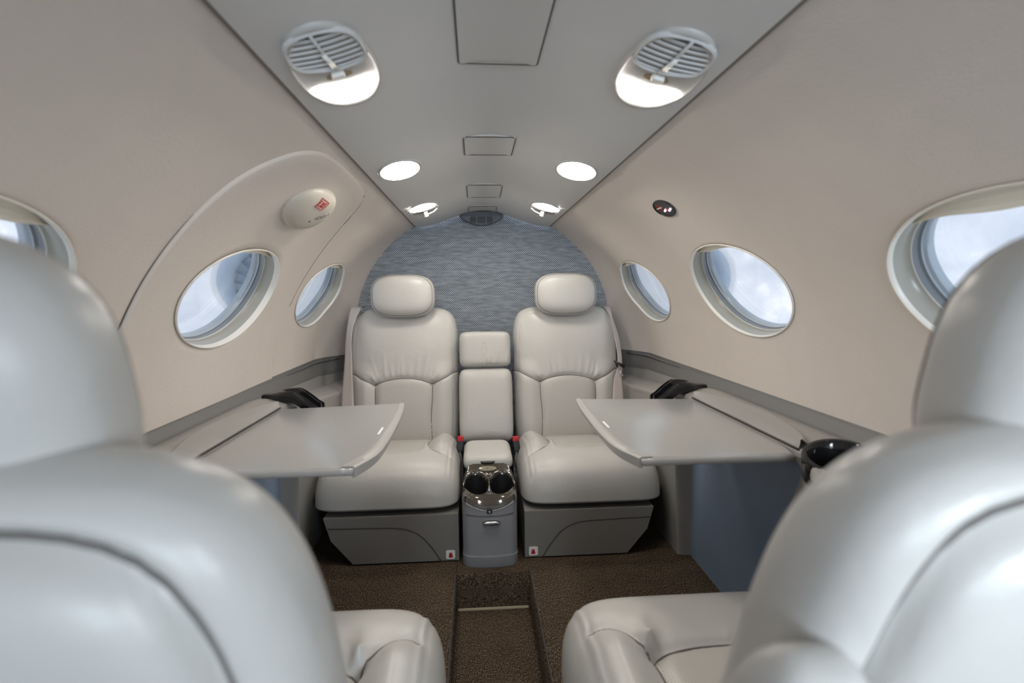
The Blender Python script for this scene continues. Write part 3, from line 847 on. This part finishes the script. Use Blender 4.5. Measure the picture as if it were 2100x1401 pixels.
def fC(x, y, rho):
    d = .128*(1-rho**7)**(1/2.6)
    ax = np.abs(x)
    d = d+.030*ss(.105, .175, ax)*(1-.5*ss(.19, .237, ax))*(1-ss(.04, .13, y))*(1-rho**12)
    d = d+.012*np.exp(-((y-.135)/.07)**2)*(1-rho**10)-.018*ss(.0, -.24, y)
    for P in SEAMS_C:
        dd = seg_dist(x, y, P); d = d-.0065*np.exp(-(dd/.0045)**2)-.004*np.exp(-(dd/.016)**2)
    for P in EDGES_C:
        dd = seg_dist(x, y, P); d = d+(.0022*np.exp(-(dd/.004)**2)-.0018*np.exp(-((dd-.007)/.004)**2))*(1-ss(.97, 1, rho))
    for sx in (-1, 1):
        for a, l in ((.15, .10), (.35, .085), (.6, .06), (-.15, .07)): d = d+wrinkle(x, y, sx*.115, .052, PI/2+sx*(.25-a), l, .0075, .0085)
    for i, x0 in enumerate(np.linspace(-.07, .07, 6)): d = d+wrinkle(x, y, x0, .066, PI/2-x0*3+.3*math.sin(i*4), .035+.02*(i % 2), .002, .006)
    return d
def bC(x, y, rho): return -.020*(1-rho**8)**(1/2)
def surf_line(fn, P, hw, hh, ne, ax, lift=.0):
    out = []
    for px, py in P:
        t = math.atan2(py/hh, px/hw); k_ = (abs(math.cos(t))**ne+abs(math.sin(t))**ne)**(-1/ne)
        rho = min(.9999, math.hypot(px/hw, py/hh)/k_)
        d = float(fn(np.array(px), np.array(py), np.array(rho)))+lift
        out.append((px, d, py) if ax == 'xdz' else (px, py, d))
    return out
CHW, CHH, CNE = .237, .262, 7
BHW, BNE = .222, 6.2
bd = pad(BHW, HB, BNE, fB, bB, 116, 150)
hd = pad(.131, .088, 3.0, fH, bH, 64, 52)
cd = pad(CHW, CHH, CNE, fC, bC, 120, 120, axes='xyd')
poly_b = [tuple(p) for p in SEAMS_B[1]]+[tuple(p) for p in SEAMS_B[0]][1:]+[tuple(p) for p in SEAMS_B[2]][::-1][1:]
poly_c = [tuple(p) for p in SEAMS_C[1]][::-1]+[tuple(p) for p in SEAMS_C[0]][1:]+[tuple(p) for p in SEAMS_C[2]][1:]
ARMZ = {}
def make_seat(name, loc, rz, inner, label, arm_z, front):
    """inner = +1/-1: local x side of the aisle"""
    r = tag(empty(name, loc, rz), label, 'seat', 'leather cabin seats')
    # back
    V, F, VN, xc, yc, nf = bd
    mask = np.zeros(len(F), bool); mask[:nf] = inside(xc, yc, poly_b)
    key = 'back'
    bk = empty('tmp')
    def part(nm, data, msk, mat, parent):
        k_ = nm+mat
        if k_ in ARMZ:
            o = bpy.data.objects.new(nm, ARMZ[k_]); C.objects.link(o); o.parent = parent
        else:
            v, f, n = sub(data[0], data[1], data[2], msk); o = mesh_obj(nm, v, f, mat, parent, True, None, n); ARMZ[k_] = o.data
        return o
    bpy.data.objects.remove(bk)
    back = part('backrest', bd, ~mask, 'leather', r)
    tl = math.radians(21) if front else TILT
    back.matrix_local = Matrix.Translation((0, -.050, .20)) @ Matrix.Rotation(tl, 4, 'X') @ Matrix.Translation((0, 0, HB-.02+(.024 if front else 0)))
    ins = part('perforated_insert', bd, mask, 'perf_back', back); ins['label'] = 'finely perforated leather insert'
    if 'pipeB' not in ARMZ:
        o = multi_tube('back_piping', [surf_line(fB, P, BHW, HB, BNE, 'xdz', .0018) for P in SEAMS_B], .0014, 'piping', back); ARMZ['pipeB'] = o.data
    else:
        o = bpy.data.objects.new('back_piping', ARMZ['pipeB']); C.objects.link(o); o.parent = back
    if front:
        if 'pipeR' not in ARMZ:
            P = []
            for t in np.linspace(0, 2*PI, 121)[:-1]:
                c, s_ = math.cos(t), math.sin(t); k_ = (abs(c)**7+abs(s_)**7)**(-1/7); x, y = (.222-.031)*c*k_, (.315-.016)*s_*k_
                kk = ((abs(x)/BHW)**BNE+(abs(y)/HB)**BNE)**(1/BNE)
                P.append((x, float(bB(np.array(x), np.array(y), np.array(kk)))-.001, y))
            ARMZ['pipeR'] = tube('rear_panel_seam', P, .0016, 'piping', back, 6, True).data
        else:
            o = bpy.data.objects.new('rear_panel_seam', ARMZ['pipeR']); C.objects.link(o); o.parent = back
    # head
    hm = np.zeros(len(hd[1]), bool)
    hr = part('headrest', hd, ~hm, 'leather', r)
    hr.matrix_local = Matrix.Translation((0, -.240 if front else -.112, .810 if front else .848)) @ Matrix.Rotation(math.radians(14 if front else 4), 4, 'X')
    if 'pipeH' not in ARMZ:
        P = []
        for t in np.linspace(0, 2*PI, 61)[:-1]:
            c, s = math.cos(t)*.93, math.sin(t)*.93; k_ = (abs(math.cos(t))**3.0+abs(math.sin(t))**3.0)**(-1/3.0)
            x, y = .131*c*k_, .088*s*k_; P.append((x, float(fH(np.array(x), np.array(y), np.array(.93)))+.0012, y))
        o = tube('headrest_piping', P, .0009, 'piping', hr, 6, True); ARMZ['pipeH'] = o.data
    else:
        o = bpy.data.objects.new('headrest_piping', ARMZ['pipeH']); C.objects.link(o); o.parent = hr
    # posts between headrest and back
    for sx in (-.04, .04): tube('headrest_post', [(sx, -.262, .72), (sx, -.245, .81)] if front else [(sx, -.150, .72), (sx, -.135, .83)], .005, 'chrome', r)
    # cushion
    V, F, VN, xc, yc, nf = cd
    mask = np.zeros(len(F), bool); mask[:nf] = inside(xc, yc, poly_c)
    cu = part('seat_cushion', cd, ~mask, 'leather', r)
    cu.matrix_local = Matrix.Translation((0, .218, .178)) @ Matrix.Rotation(math.radians(1.5), 4, 'X')
    ins = part('perforated_insert', cd, mask, 'perf_seat', cu); ins['label'] = 'finely perforated leather insert'
    if 'pipeC' not in ARMZ:
        o = multi_tube('cushion_piping', [surf_line(fC, P, CHW, CHH, CNE, 'xyd', .0020) for P in SEAMS_C], .0014, 'piping', cu); ARMZ['pipeC'] = o.data
    else:
        o = bpy.data.objects.new('cushion_piping', ARMZ['pipeC']); C.objects.link(o); o.parent = cu
    # base
    s = inner
    bi = .215 if front else .231
    base = [(bi, .004), (-.104, .004), (-.172, .085), (-.192, .157), (bi, .157)]
    MX = Matrix(((1, 0, 0, 0), (0, 0, 1, 0), (0, 1, 0, 0), (0, 0, 0, 1)))     # outline x,z -> extrude along y
    bo = slab('seat_base', [(s*a, b_) for a, b_ in base], .02, .478, 'base', r, .006, 3, MX)
    pan = [tuple(p) for p in smooth_pts([(.172, .006), (.148, .045), (.112, .088), (.075, .110), (.03, .119), (-.06, .122), (-.178, .124)], 6)]+[(-.170, .085), (-.104, .006)]
    pn = slab('access_panel', [(s*a, b_) for a, b_ in pan], .474, .482, 'base', bo, .002, 2, MX)
    tube('panel_gap', [(s*a, .4808, b_) for a, b_ in pan[:-2]], .0022, 'gap', bo, 6)
    st = slab('warning_label', [(s*a, b_) for a, b_ in rrect(.189, .009, .218, .038, .005)], .478, .4795, 'white', bo, 0, 1, MX)
    st['label'] = 'white square sticker with a red life vest symbol'
    vest = [(.197, .0145), (.2115, .0145), (.209, .026), (.2085, .031), (.206, .031), (.2045, .027), (.203, .031), (.2005, .031), (.1995, .026)]
    slab('vest_symbol', [(s*a, b_) for a, b_ in vest], .4795, .4803, 'redprint', st, 0, 1, MX)
    # stowed armrest behind the aisle side of the back (seen from the rear)
    if front:
        def fA(x, y, rho): return .032*(1-rho**4)**(1/2.2)
        def bA(x, y, rho): return -.032*(1-rho**4)**(1/2.2)
        v, f, n, _, _, _ = pad(.034, .15, 3.6, fA, bA, 26, 50)
        o = mesh_obj('armrest', v, f, 'leather', r, True, None, n)
        o.matrix_local = Matrix.Translation((s*.220, -.226, arm_z)) @ Matrix.Rotation(tl, 4, 'X')
    return r
CXS = .337
make_seat('passenger_seat', (-CXS, 2.165, 0), PI, -1, 'left rear leather seat against the grey woven bulkhead', 0, False)
make_seat('passenger_seat', (CXS, 2.165, 0), PI, 1, 'right rear leather seat against the grey woven bulkhead', 0, False)
make_seat('passenger_seat', (-CXS, .505, 0), 0, 1, 'blurred left front leather seat seen from behind', .512, True)
make_seat('passenger_seat', (CXS, .505, 0), 0, -1, 'blurred right front leather seat seen from behind', .550, True)

# ------------------------------------------------------------------ centre cushion between the rear seats
r = tag(empty('center_cushion', (-.004, 2.20, .27)), 'narrow leather centre backrest between the two rear seats', 'backrest')
def gather(n, amp, seed):
    q = np.random.RandomState(seed); xs_ = q.uniform(-.09, .09, n)
    def f(x, y, rho):
        d = .045*(1-rho**8)**(1/2.2)
        for i, x0 in enumerate(xs_): d = d+wrinkle(x, y, x0, -.065, PI/2+.3*math.sin(i), .05+.06*abs(math.sin(i*1.7)), amp, .005)
        return d
    return f
bk_ = lambda x, y, rho: -.03*(1-rho**8)**(1/2.2)
v, f, n, _, _, _ = pad(.1055, .0745, 7, gather(9, .0028, 2), bk_, 70, 56)
up = mesh_obj('upper_pad', v, f, 'leather', r, True, None, n); up.matrix_local = Matrix.Translation((0, .048, .353)) @ Matrix.Rotation(PI, 4, 'Z') @ Matrix.Rotation(math.radians(10), 4, 'X')
v, f, n, _, _, _ = pad(.1095, .150, 8, gather(4, .0012, 5), bk_, 60, 90)
lo = mesh_obj('lower_pad', v, f, 'leather', r, True, None, n); lo.matrix_local = Matrix.Translation((0, -.005, .131)) @ Matrix.Rotation(PI, 4, 'Z') @ Matrix.Rotation(math.radians(14), 4, 'X')
# faint stitched emblem: upright figure over two lines
el = lambda P: [(-a, .0455, b_) for a, b_ in P]
emb = [el([(-.010, -.012), (-.012, .005), (-.008, .016), (-.010, .026)]), el([(-.010, .026), (-.003, .022), (.002, .027)]), el([(.002, .027), (.003, .015), (.000, .005), (.004, -.012)]),
       el([(-.018, -.020), (.0, -.017), (.020, -.020)]), el([(-.012, -.026), (.010, -.0255), (.028, -.030)]), el([(-.008, -.033), (.012, -.033), (.030, -.035)])]
e_ = multi_tube('stitched_emblem', emb, .0007, 'emblem', up, 5)

# ------------------------------------------------------------------ centre console
CXC = -.006
r = tag(empty('center_console', (CXC, 1.64, 0)), 'grey centre console with two cup wells between the rear seats', 'console')
def plan(y0, y1, hw, n=64, bow=.014):
    """rounded box outline seen from above, front (low y) bowed out"""
    P = rrect(-hw, y0, hw, y1, .022, 8); out = []
    for x, y in P: out.append((x, y-(bow*(1-(x/hw)**2) if y < y0+.03 else 0)))
    # densify the front
    res = []
    for (a, b_), (c, d) in zip(P, P[1:]+P[:1]):
        m_ = max(1, int(math.hypot(c-a, d-b_)/.012))
        for i in range(m_):
            x, y = a+(c-a)*i/m_, b_+(d-b_)*i/m_
            res.append((x, y-bow*(1-min(1, abs(x)/hw)**2)*max(0, 1-(y-y0)/.06)))
    return res
TY = [0, .02, .05, .08, .11, .135, .172, .3]; TZ = [.188, .205, .219, .231, .252, .270, .291, .293]
def ztop(x, y):
    return float(np.interp(y, TY, TZ))-.008+.035*(abs(x)/.087)**1.8*max(0, 1-y/.13)
    return .198+.052*(abs(x)/.087)**1.6*(1 if y < .1 else 1)*max(0, 1-y/.13)+.088*min(1, max(0, y)/.155) if y < .155 else .286+.02*0
pl = plan(.012, .40, .0865)
V = []; nz = 14
for x, y in pl:
    zt = ztop(x, y)
    for k_ in range(nz+1): V.append((x, y, .035+(zt-.035)*k_/nz))
F = grid(len(pl), nz, True)
fix_normals(mesh_obj('console_body', V, F, 'console', r, True, 50))
pl2 = plan(.008, .40, .0875)
slab('plinth', pl2, 0.0, .036, 'console', r, .003, 2)
fy = lambda x: .012-.014*(1-min(1, abs(x)/.0865)**2)-.0006
for nm, zf in (('drawer_seam', lambda x: .165+.006*(abs(x)/.08)**2), ('lid_seam', lambda x: .183+.03*(abs(x)/.085)**2)):
    tube(nm, [(x, fy(x)+.0006, zf(x)) for x in np.linspace(-.074, .074, 22)], .0011, 'gap' if nm == 'drawer_seam' else 'bezel', r, 6)
RXY = Matrix.Rotation(PI/2, 4, 'X')
h = slab('drawer_pull', ell(.004, .145, .027, .0075, 32), .003, .012, 'chrome', r, .003, 3, RXY)
slab('pull_recess', ell(.004, .1445, .0285, .0085, 32), .0, .004, 'gap', r, 0, 1, RXY)
slab('lid_catch', rrect(-.0095, .176, .0065, .192, .002), -.001, .006, 'satinblack', r, .001, 2, RXY)
slab('catch_mark', rrect(-.004, .1795, .001, .1835, .001), .006, .0066, 'white', r, 0, 1, RXY)
# glossy tray with two wells
nu, nv = 110, 120
yy = np.linspace(0, 1, nv+1); xx = np.linspace(-1, 1, nu+1)
XX, YY = np.meshgrid(xx*(1.25-.25*xx**2), yy, indexing='ij')
hwid = .0845
Xp = XX*hwid*(1-.10*ss(.7, 1, YY)-.03*(1-ss(0, .15, YY)))
Yf = -.0025+.012*XX**2+.002
Yb = .172-.022*np.abs(XX)**3
Yp = Yf+(Yb-Yf)*YY
base = (np.interp(Yp-.006, TY, TZ)+np.interp(Yp+.006, TY, TZ)+np.interp(Yp, TY, TZ))/3+.036*np.abs(XX)**2.5*(1-ss(0, .12, Yp))
chin = .012*np.exp(-(Xp/.05)**2)*np.exp(-((Yp-.03)/.02)**2)
rim = -.012*ss(.86, 1, np.abs(XX))-.010*(1-ss(0, .06, YY))-.006*ss(.95, 1, YY)
Zp = base+rim+chin*.5
WR = .0385
for wx in (-.0425, .0425):
    dd = np.hypot(Xp-wx, (Yp-.080)*.98)
    Zp = Zp+.007*np.exp(-((dd-WR-.006)/.006)**2)*(Yp > .06)
    Zp = np.where(dd < WR+.001, Zp-.060*ss(WR+.001, WR-.006, dd), Zp)
Vt = np.stack([Xp, Yp, Zp], -1).reshape(-1, 3)
Fq = np.array(grid(nu, nv)); xc = Xp.reshape(-1)[Fq].mean(1); yc = Yp.reshape(-1)[Fq].mean(1)
a = Vt[Fq]; fn = np.cross(a[:, 2]-a[:, 0], a[:, 3]-a[:, 1]); VN = np.zeros_like(Vt)
for i in range(4): np.add.at(VN, Fq[:, i], fn)
VN /= np.linalg.norm(VN, axis=1)[:, None]+1e-12
w1 = np.hypot(xc+.0425, (yc-.080)*.98) < WR+.0002; w2 = np.hypot(xc-.0425, (yc-.080)*.98) < WR+.0002
v, f, n = sub(Vt, Fq, VN, ~(w1 | w2)); tray = mesh_obj('tray', v, f, 'carbon', r, True, None, n); tray['label'] = 'glossy carbon weave tray'
for w in (w1, w2):
    v, f, n = sub(Vt, Fq, VN, w); mesh_obj('cup_well', v, f, 'wellblack', tray, True, None, n)
S2 = Matrix.Translation((0, .135, .2725)) @ Matrix.Rotation(math.radians(33), 4, 'X')
slab('ash_lid', ell(-.003, .0, .030, .0105, 32), -.004, .003, 'olive', tray, .002, 3, S2)
slab('lid_mark', ell(-.003, .0, .002, .002, 10), .003, .0036, 'satinblack', tray, 0, 1, S2)
S3 = Matrix.Translation((-.002, .163, .290)) @ Matrix.Rotation(math.radians(25), 4, 'X')
slab('tray_latch', [(-.028, .008), (.028, .008), (.024, -.006), (.012, -.011), (-.012, -.011), (-.024, -.006)], -.006, .0025, 'satinblack', tray, .002, 2, S3)
# leather lid pad at the back
def fP(x, y, rho): return .036*(1-rho**8)**(1/2.4)
def bP(x, y, rho): return -.02*(1-rho**8)**(1/2.4)
v, f, n, _, _, _ = pad(.0855, .115, 7, fP, bP, 50, 50, axes='xyd')
o = mesh_obj('lid_pad', v, f, 'leather', r, True, None, n); o.location = (0, .272, .274)

# ------------------------------------------------------------------ belts and buckles
def ribbon(name, pts, m, parent=None, th=.0018):
    """pts: (left point, right point) pairs"""
    A = smooth_pts([p[0] for p in pts], 8); B = smooth_pts([p[1] for p in pts], 8); V = []
    nw = 6
    for a, b_ in zip(A, B):
        for k_ in range(nw+1): t = k_/nw; q = a+(b_-a)*t; V.append(q)
    n = len(A); F = grid(n-1, nw)
    o = mesh_obj(name, V, F, m, parent)
    md = o.modifiers.new('thick', 'SOLIDIFY'); md.thickness = th; md.offset = 0
    return o
def pt(x, y, Y):
    """reference construction of belt points on a given depth plane"""
    F_, YAW, PIT, ROLL = 1116.9, .0652, .091, -.0119
    u = [(x-1050)/F_, 1., -(y-700.5)/F_]
    c, s = math.cos(ROLL), math.sin(ROLL); a, b_ = u[0], u[2]; u[0], u[2] = a*c-b_*s, a*s+b_*c
    c, s = math.cos(PIT), math.sin(PIT); d, z = u[1], u[2]; u[1], u[2] = d*c+z*s, -d*s+z*c
    c, s = math.cos(YAW), math.sin(YAW); x0, y0 = u[0], u[1]; u[0], u[1] = x0*c+y0*s, -x0*s+y0*c
    k_ = Y/u[1]; return (round(EYE[0]+u[0]*k_, 4), Y, round(EYE[2]+u[2]*k_, 4))
r = tag(empty('seat_belt', (-.57, 2.25, .5)), 'beige shoulder belt hanging straight beside the left rear seat', 'seat belt', 'rear seat belts')
loc = Vector(r.location)
q = lambda P, loc: [(np.array(Vector(a)-loc), np.array(Vector(b_)-loc)) for a, b_ in P]
ribbon('webbing', q([((-.565, 2.40, .80), (-.515, 2.40, .80)), (pt(719, 634, 2.33), pt(742, 631, 2.33)), (pt(713, 665, 2.27), pt(726, 665, 2.24)), (pt(709, 700, 2.22), pt(721, 700, 2.195)), (pt(707, 740, 2.18), pt(722, 740, 2.16)), (pt(704, 775, 2.15), pt(723, 775, 2.13)), (pt(700, 815, 2.12), pt(725, 815, 2.105)), (pt(698, 850, 2.09), pt(726, 850, 2.075)), (pt(698, 872, 2.075), pt(726, 870, 2.065))], loc), 'belt', r)
r = tag(empty('seat_belt', (.57, 2.25, .5)), 'beige shoulder belt with black adjuster beside the right rear seat', 'seat belt', 'rear seat belts')
loc = Vector(r.location)
ribbon('webbing', q([((.50, 2.40, .797), (.55, 2.40, .797)), (pt(1238, 630, 2.335), pt(1251, 631, 2.34)), (pt(1252, 652, 2.27), pt(1256, 650, 2.29)), (pt(1260, 690, 2.225), pt(1269, 690, 2.25)), (pt(1266, 725, 2.195), pt(1274.5, 725, 2.21)), (pt(1266, 752, 2.165), pt(1276, 752, 2.175)), (pt(1259, 780, 2.13), pt(1276, 780, 2.14)), (pt(1257, 815, 2.095), pt(1279, 815, 2.105)), (pt(1255, 870, 2.05), pt(1281, 870, 2.06))], loc), 'belt', r)
a_, b_ = Vector(pt(1262, 742, 2.155))-loc, Vector(pt(1280, 752, 2.155))-loc
tube('adjuster_bar', [a_, b_], [.005, .008], 'satinblack', r, 10)
tube('adjuster_loop', [Vector(pt(1260, 740, 2.16))-loc, Vector(pt(1263, 746, 2.15))-loc, Vector(pt(1267, 753, 2.15))-loc], .0035, 'black', r)
tube('tongue', [Vector(pt(1271, 757, 2.15))-loc, Vector(pt(1274, 774, 2.14))-loc], .0022, 'chrome', r)
tube('tongue_stud', [Vector(pt(1277, 769, 2.14))-loc, Vector(pt(1277, 772, 2.14))-loc], .002, 'chrome', r)
for sx, px, nm in ((-1, 944, 'left'), (1, 1058, 'right')):
    c = Vector(pt(px, 905, 2.0))
    r = tag(empty('belt_buckle', tuple(c)), 'red and black belt buckle on the %s of the console pad' % nm, 'buckle', 'seat belt buckles')
    T = Matrix.Rotation(-sx*.10, 4, 'Y') @ Matrix.Rotation(math.radians(-12), 4, 'X')
    slab('buckle_body', rrect(-.0125, -.0105, .0125, .0105, .004), -.040, .006, 'satinblack', r, .003, 3, T)
    tube('stalk', [(-sx*.002, 0, -.036), (-sx*.008, .002, -.06), (-sx*.0095, .004, -.10)], .0032, 'satinblack', r)
    b1 = slab('release_button', rrect(-.0115, -.0115, .0115, .0095, .003), .000, .019, 'red', r, .0025, 3, T)
    slab('button_slot', rrect(-.005, -.0125, .009, -.011, .0005), .004, .013, 'redprint', b1, 0, 1, T)
# little wire hooks at the outer shoulders
for sx, a0, nm in ((-1, (744, 634), 'left'), (1, (1226, 628), 'right')):
    pass

# ------------------------------------------------------------------ lit sign on the right wall
r = tag(empty('seat_belt_sign', W(1, 1.397, math.asin((1.070-ZC)/R0))), 'small dark oval lit sign with red and white symbols on right wall', 'sign')
loc = Vector(r.location); SA = math.asin((1.070-ZC)/R0)
def sp_(u, v, off): return Vector(W(1, 1.397+u, SA+v/R0, off))-loc
def wall_disc(name, rad, prof, m):
    V = []
    for i in range(40):
        t = 2*PI*i/40
        for sc, off in prof: V.append(sp_(rad*sc*math.cos(t), rad*.55*sc*math.sin(t), off))
    return fix_normals(mesh_obj(name, V, grid(40, len(prof)-1, True), m, r, True, 50))
wall_disc('sign_bezel', .053, [(1.04, -.001), (1.03, .003), (.97, .004), (.94, .002)], 'satinblack')
wall_disc('sign_face', .050, [(1, .0015), (.5, .002), (.01, .002)], 'satinblack')
def sign_line(name, P, rr, m): multi_tube(name, [[sp_(u, v, .0026) for u, v in p] for p in P], rr, m, r, 6)
circ = lambda cx, cy, a: [(cx+a*math.cos(t), cy+a*.8*math.sin(t)) for t in np.linspace(0, 2*PI, 14)]
sign_line('cigarette_bar', [[(.004, .006), (.034, .007)]], .0022, 'sign_pale')
sign_line('ban_ring', [circ(.019, .0065, .011)], .0011, 'redprint')
sign_line('belt_symbol', [[(-.034, -.007), (-.019, -.011)], [(-.006, -.004), (.006, -.007)]], .0034, 'sign_white')
sign_line('buckle_symbol', [[(-.015, -.008), (-.010, -.007)]], .0028, 'sign_red')

# ------------------------------------------------------------------ engines outside
M['nacelle'] = plain('white_paint', (.80, .82, .85), .25)
M['lip'] = plain('polished_lip', (.93, .94, .95), .2)
M['duct'] = plain('pale_blue_duct', (.74, .83, .92), .35)
M['blade'] = plain('fan_blade', (.56, .64, .74), .35)
for sx, nm in ((-1, 'left'), (1, 'right')):
    r = tag(empty('engine_nacelle', (sx*1.435, 3.5, .945)), 'round white engine inlet outside the %s windows' % nm, 'jet engine', 'jet engines seen through the windows')
    def rev(name, prof, m, seg=64):
        V = [(rad*math.cos(2*PI*i/seg), y, rad*math.sin(2*PI*i/seg)) for i in range(seg) for rad, y in prof]
        return fix_normals(mesh_obj(name, V, grid(seg, len(prof)-1, True), m, r, True, 60))
    rev('inlet_lip', [(.262, .055), (.257, .02), (.246, .002), (.236, -.004), (.225, .004), (.214, .03)], 'lip')
    rev('nacelle_body', [(.262, .05), (.285, .25), (.295, .6), (.28, 1.1), (.22, 1.6), (.16, 1.75)], 'nacelle')
    rev('intake_duct', [(.2142, .028), (.206, .08), (.205, .30), (.04, .31)], 'duct')
    rev('spinner', [(.002, .15), (.02, .165), (.05, .22), (.06, .27)], 'blade', 32)
    for k_ in range(18):
        q = 2*PI*k_/18; V = []
        for rad in (.055, .10, .15, .203):
            tw = .35+.9*rad/.2
            for sg in (-1, 1):
                for th in (-.002, .002):
                    a = q+sg*(.026/rad)*math.cos(tw)*.9; V.append((rad*math.cos(a), .27+sg*.030*math.sin(tw)+th, rad*math.sin(a)))
        F = []
        for b_ in range(3):
            o = b_*4
            F += [(o, o+2, o+6, o+4), (o+1, o+5, o+7, o+3), (o, o+4, o+5, o+1), (o+2, o+3, o+7, o+6)]
        F += [(0, 1, 3, 2), (12, 14, 15, 13)]
        fix_normals(mesh_obj('fan_blade', V, F, 'blade', r))

# ------------------------------------------------------------------ light and camera
w = bpy.data.worlds.new('sky'); SC.world = w; w.use_nodes = True; nt = w.node_tree; nt.nodes.clear()
wo = nt.nodes.new('ShaderNodeOutputWorld'); bg = nt.nodes.new('ShaderNodeBackground'); L(nt, bg.outputs[0], wo.inputs[0])
tc = N(nt, 'ShaderNodeTexCoord')
mp = N(nt, 'ShaderNodeMapping'); mp.inputs['Scale'].default_value = (1, 1, 1.6); L(nt, tc.outputs['Generated'], mp.inputs[0])
nz = N(nt, 'ShaderNodeTexNoise'); nz.inputs['Scale'].default_value = 5.2; nz.inputs['Detail'].default_value = 7; nz.inputs['Roughness'].default_value = .56
nz.inputs['Distortion'].default_value = .5
L(nt, mp.outputs[0], nz.inputs['Vector'])
cr = N(nt, 'ShaderNodeValToRGB'); e = cr.color_ramp.elements
e[0].position = .40; e[0].color = (.46, .505, .61, 1); e[1].position = .66; e[1].color = (.92, .92, .94, 1)
x = e.new(.54); x.color = (.58, .62, .71, 1)
L(nt, nz.outputs['Fac'], cr.inputs['Fac']); L(nt, cr.outputs['Color'], bg.inputs['Color'])
bg.inputs['Strength'].default_value = .9

def area(name, loc, target, sx, sy, power, col):
    l = bpy.data.lights.new(name, 'AREA'); l.shape = 'RECTANGLE'; l.size = sx; l.size_y = sy; l.energy = power; l.color = col
    o = bpy.data.objects.new(name, l); C.objects.link(o); o.location = loc
    o.rotation_euler = (Vector(target)-Vector(loc)).to_track_quat('-Z', 'Y').to_euler()
    return o
area('cockpit_window_daylight', (.62, -.72, .80), (.44, .30, .58), .45, .40, 2.9, (.80, .90, 1.0)).data.spread = math.radians(75)
area('added_front_fill', (0, -1.98, .62), (0, -.55, 1.32), 1.1, .7, 13, (.72, .86, 1.0))  # added unseen bluish fill, aimed upward to brighten ceiling and walls
cam = bpy.data.cameras.new('camera'); co = bpy.data.objects.new('camera', cam); C.objects.link(co); SC.camera = co
YAW, PIT, ROLL = .0652, .091, -.0119
r0 = Vector((math.cos(YAW), -math.sin(YAW), 0)); f0 = Vector((math.sin(YAW), math.cos(YAW), 0)); u0 = Vector((0, 0, 1))
d = f0*math.cos(PIT)-u0*math.sin(PIT); u = f0*math.sin(PIT)+u0*math.cos(PIT)
rr = r0*math.cos(ROLL)+u*math.sin(ROLL); uu = -r0*math.sin(ROLL)+u*math.cos(ROLL)
mw = Matrix((rr, uu, -d)).transposed().to_4x4(); mw.translation = Vector(EYE); co.matrix_world = mw
cam.sensor_width = 36; cam.sensor_fit = 'HORIZONTAL'; cam.lens = 36*1116.9/2100
cam.clip_start = .02; cam.clip_end = 100
cam.dof.use_dof = True; cam.dof.focus_distance = 2.1; cam.dof.aperture_fstop = 4.0
SC.view_settings.view_transform = 'Standard'; SC.view_settings.look = 'None'; SC.view_settings.exposure = 0.84; SC.view_settings.gamma = 1
SC.view_settings.use_curve_mapping = False
SC.cycles.max_bounces = 12; SC.cycles.diffuse_bounces = 6; SC.cycles.transparent_max_bounces = 16
SC.cycles.sample_clamp_indirect = 8
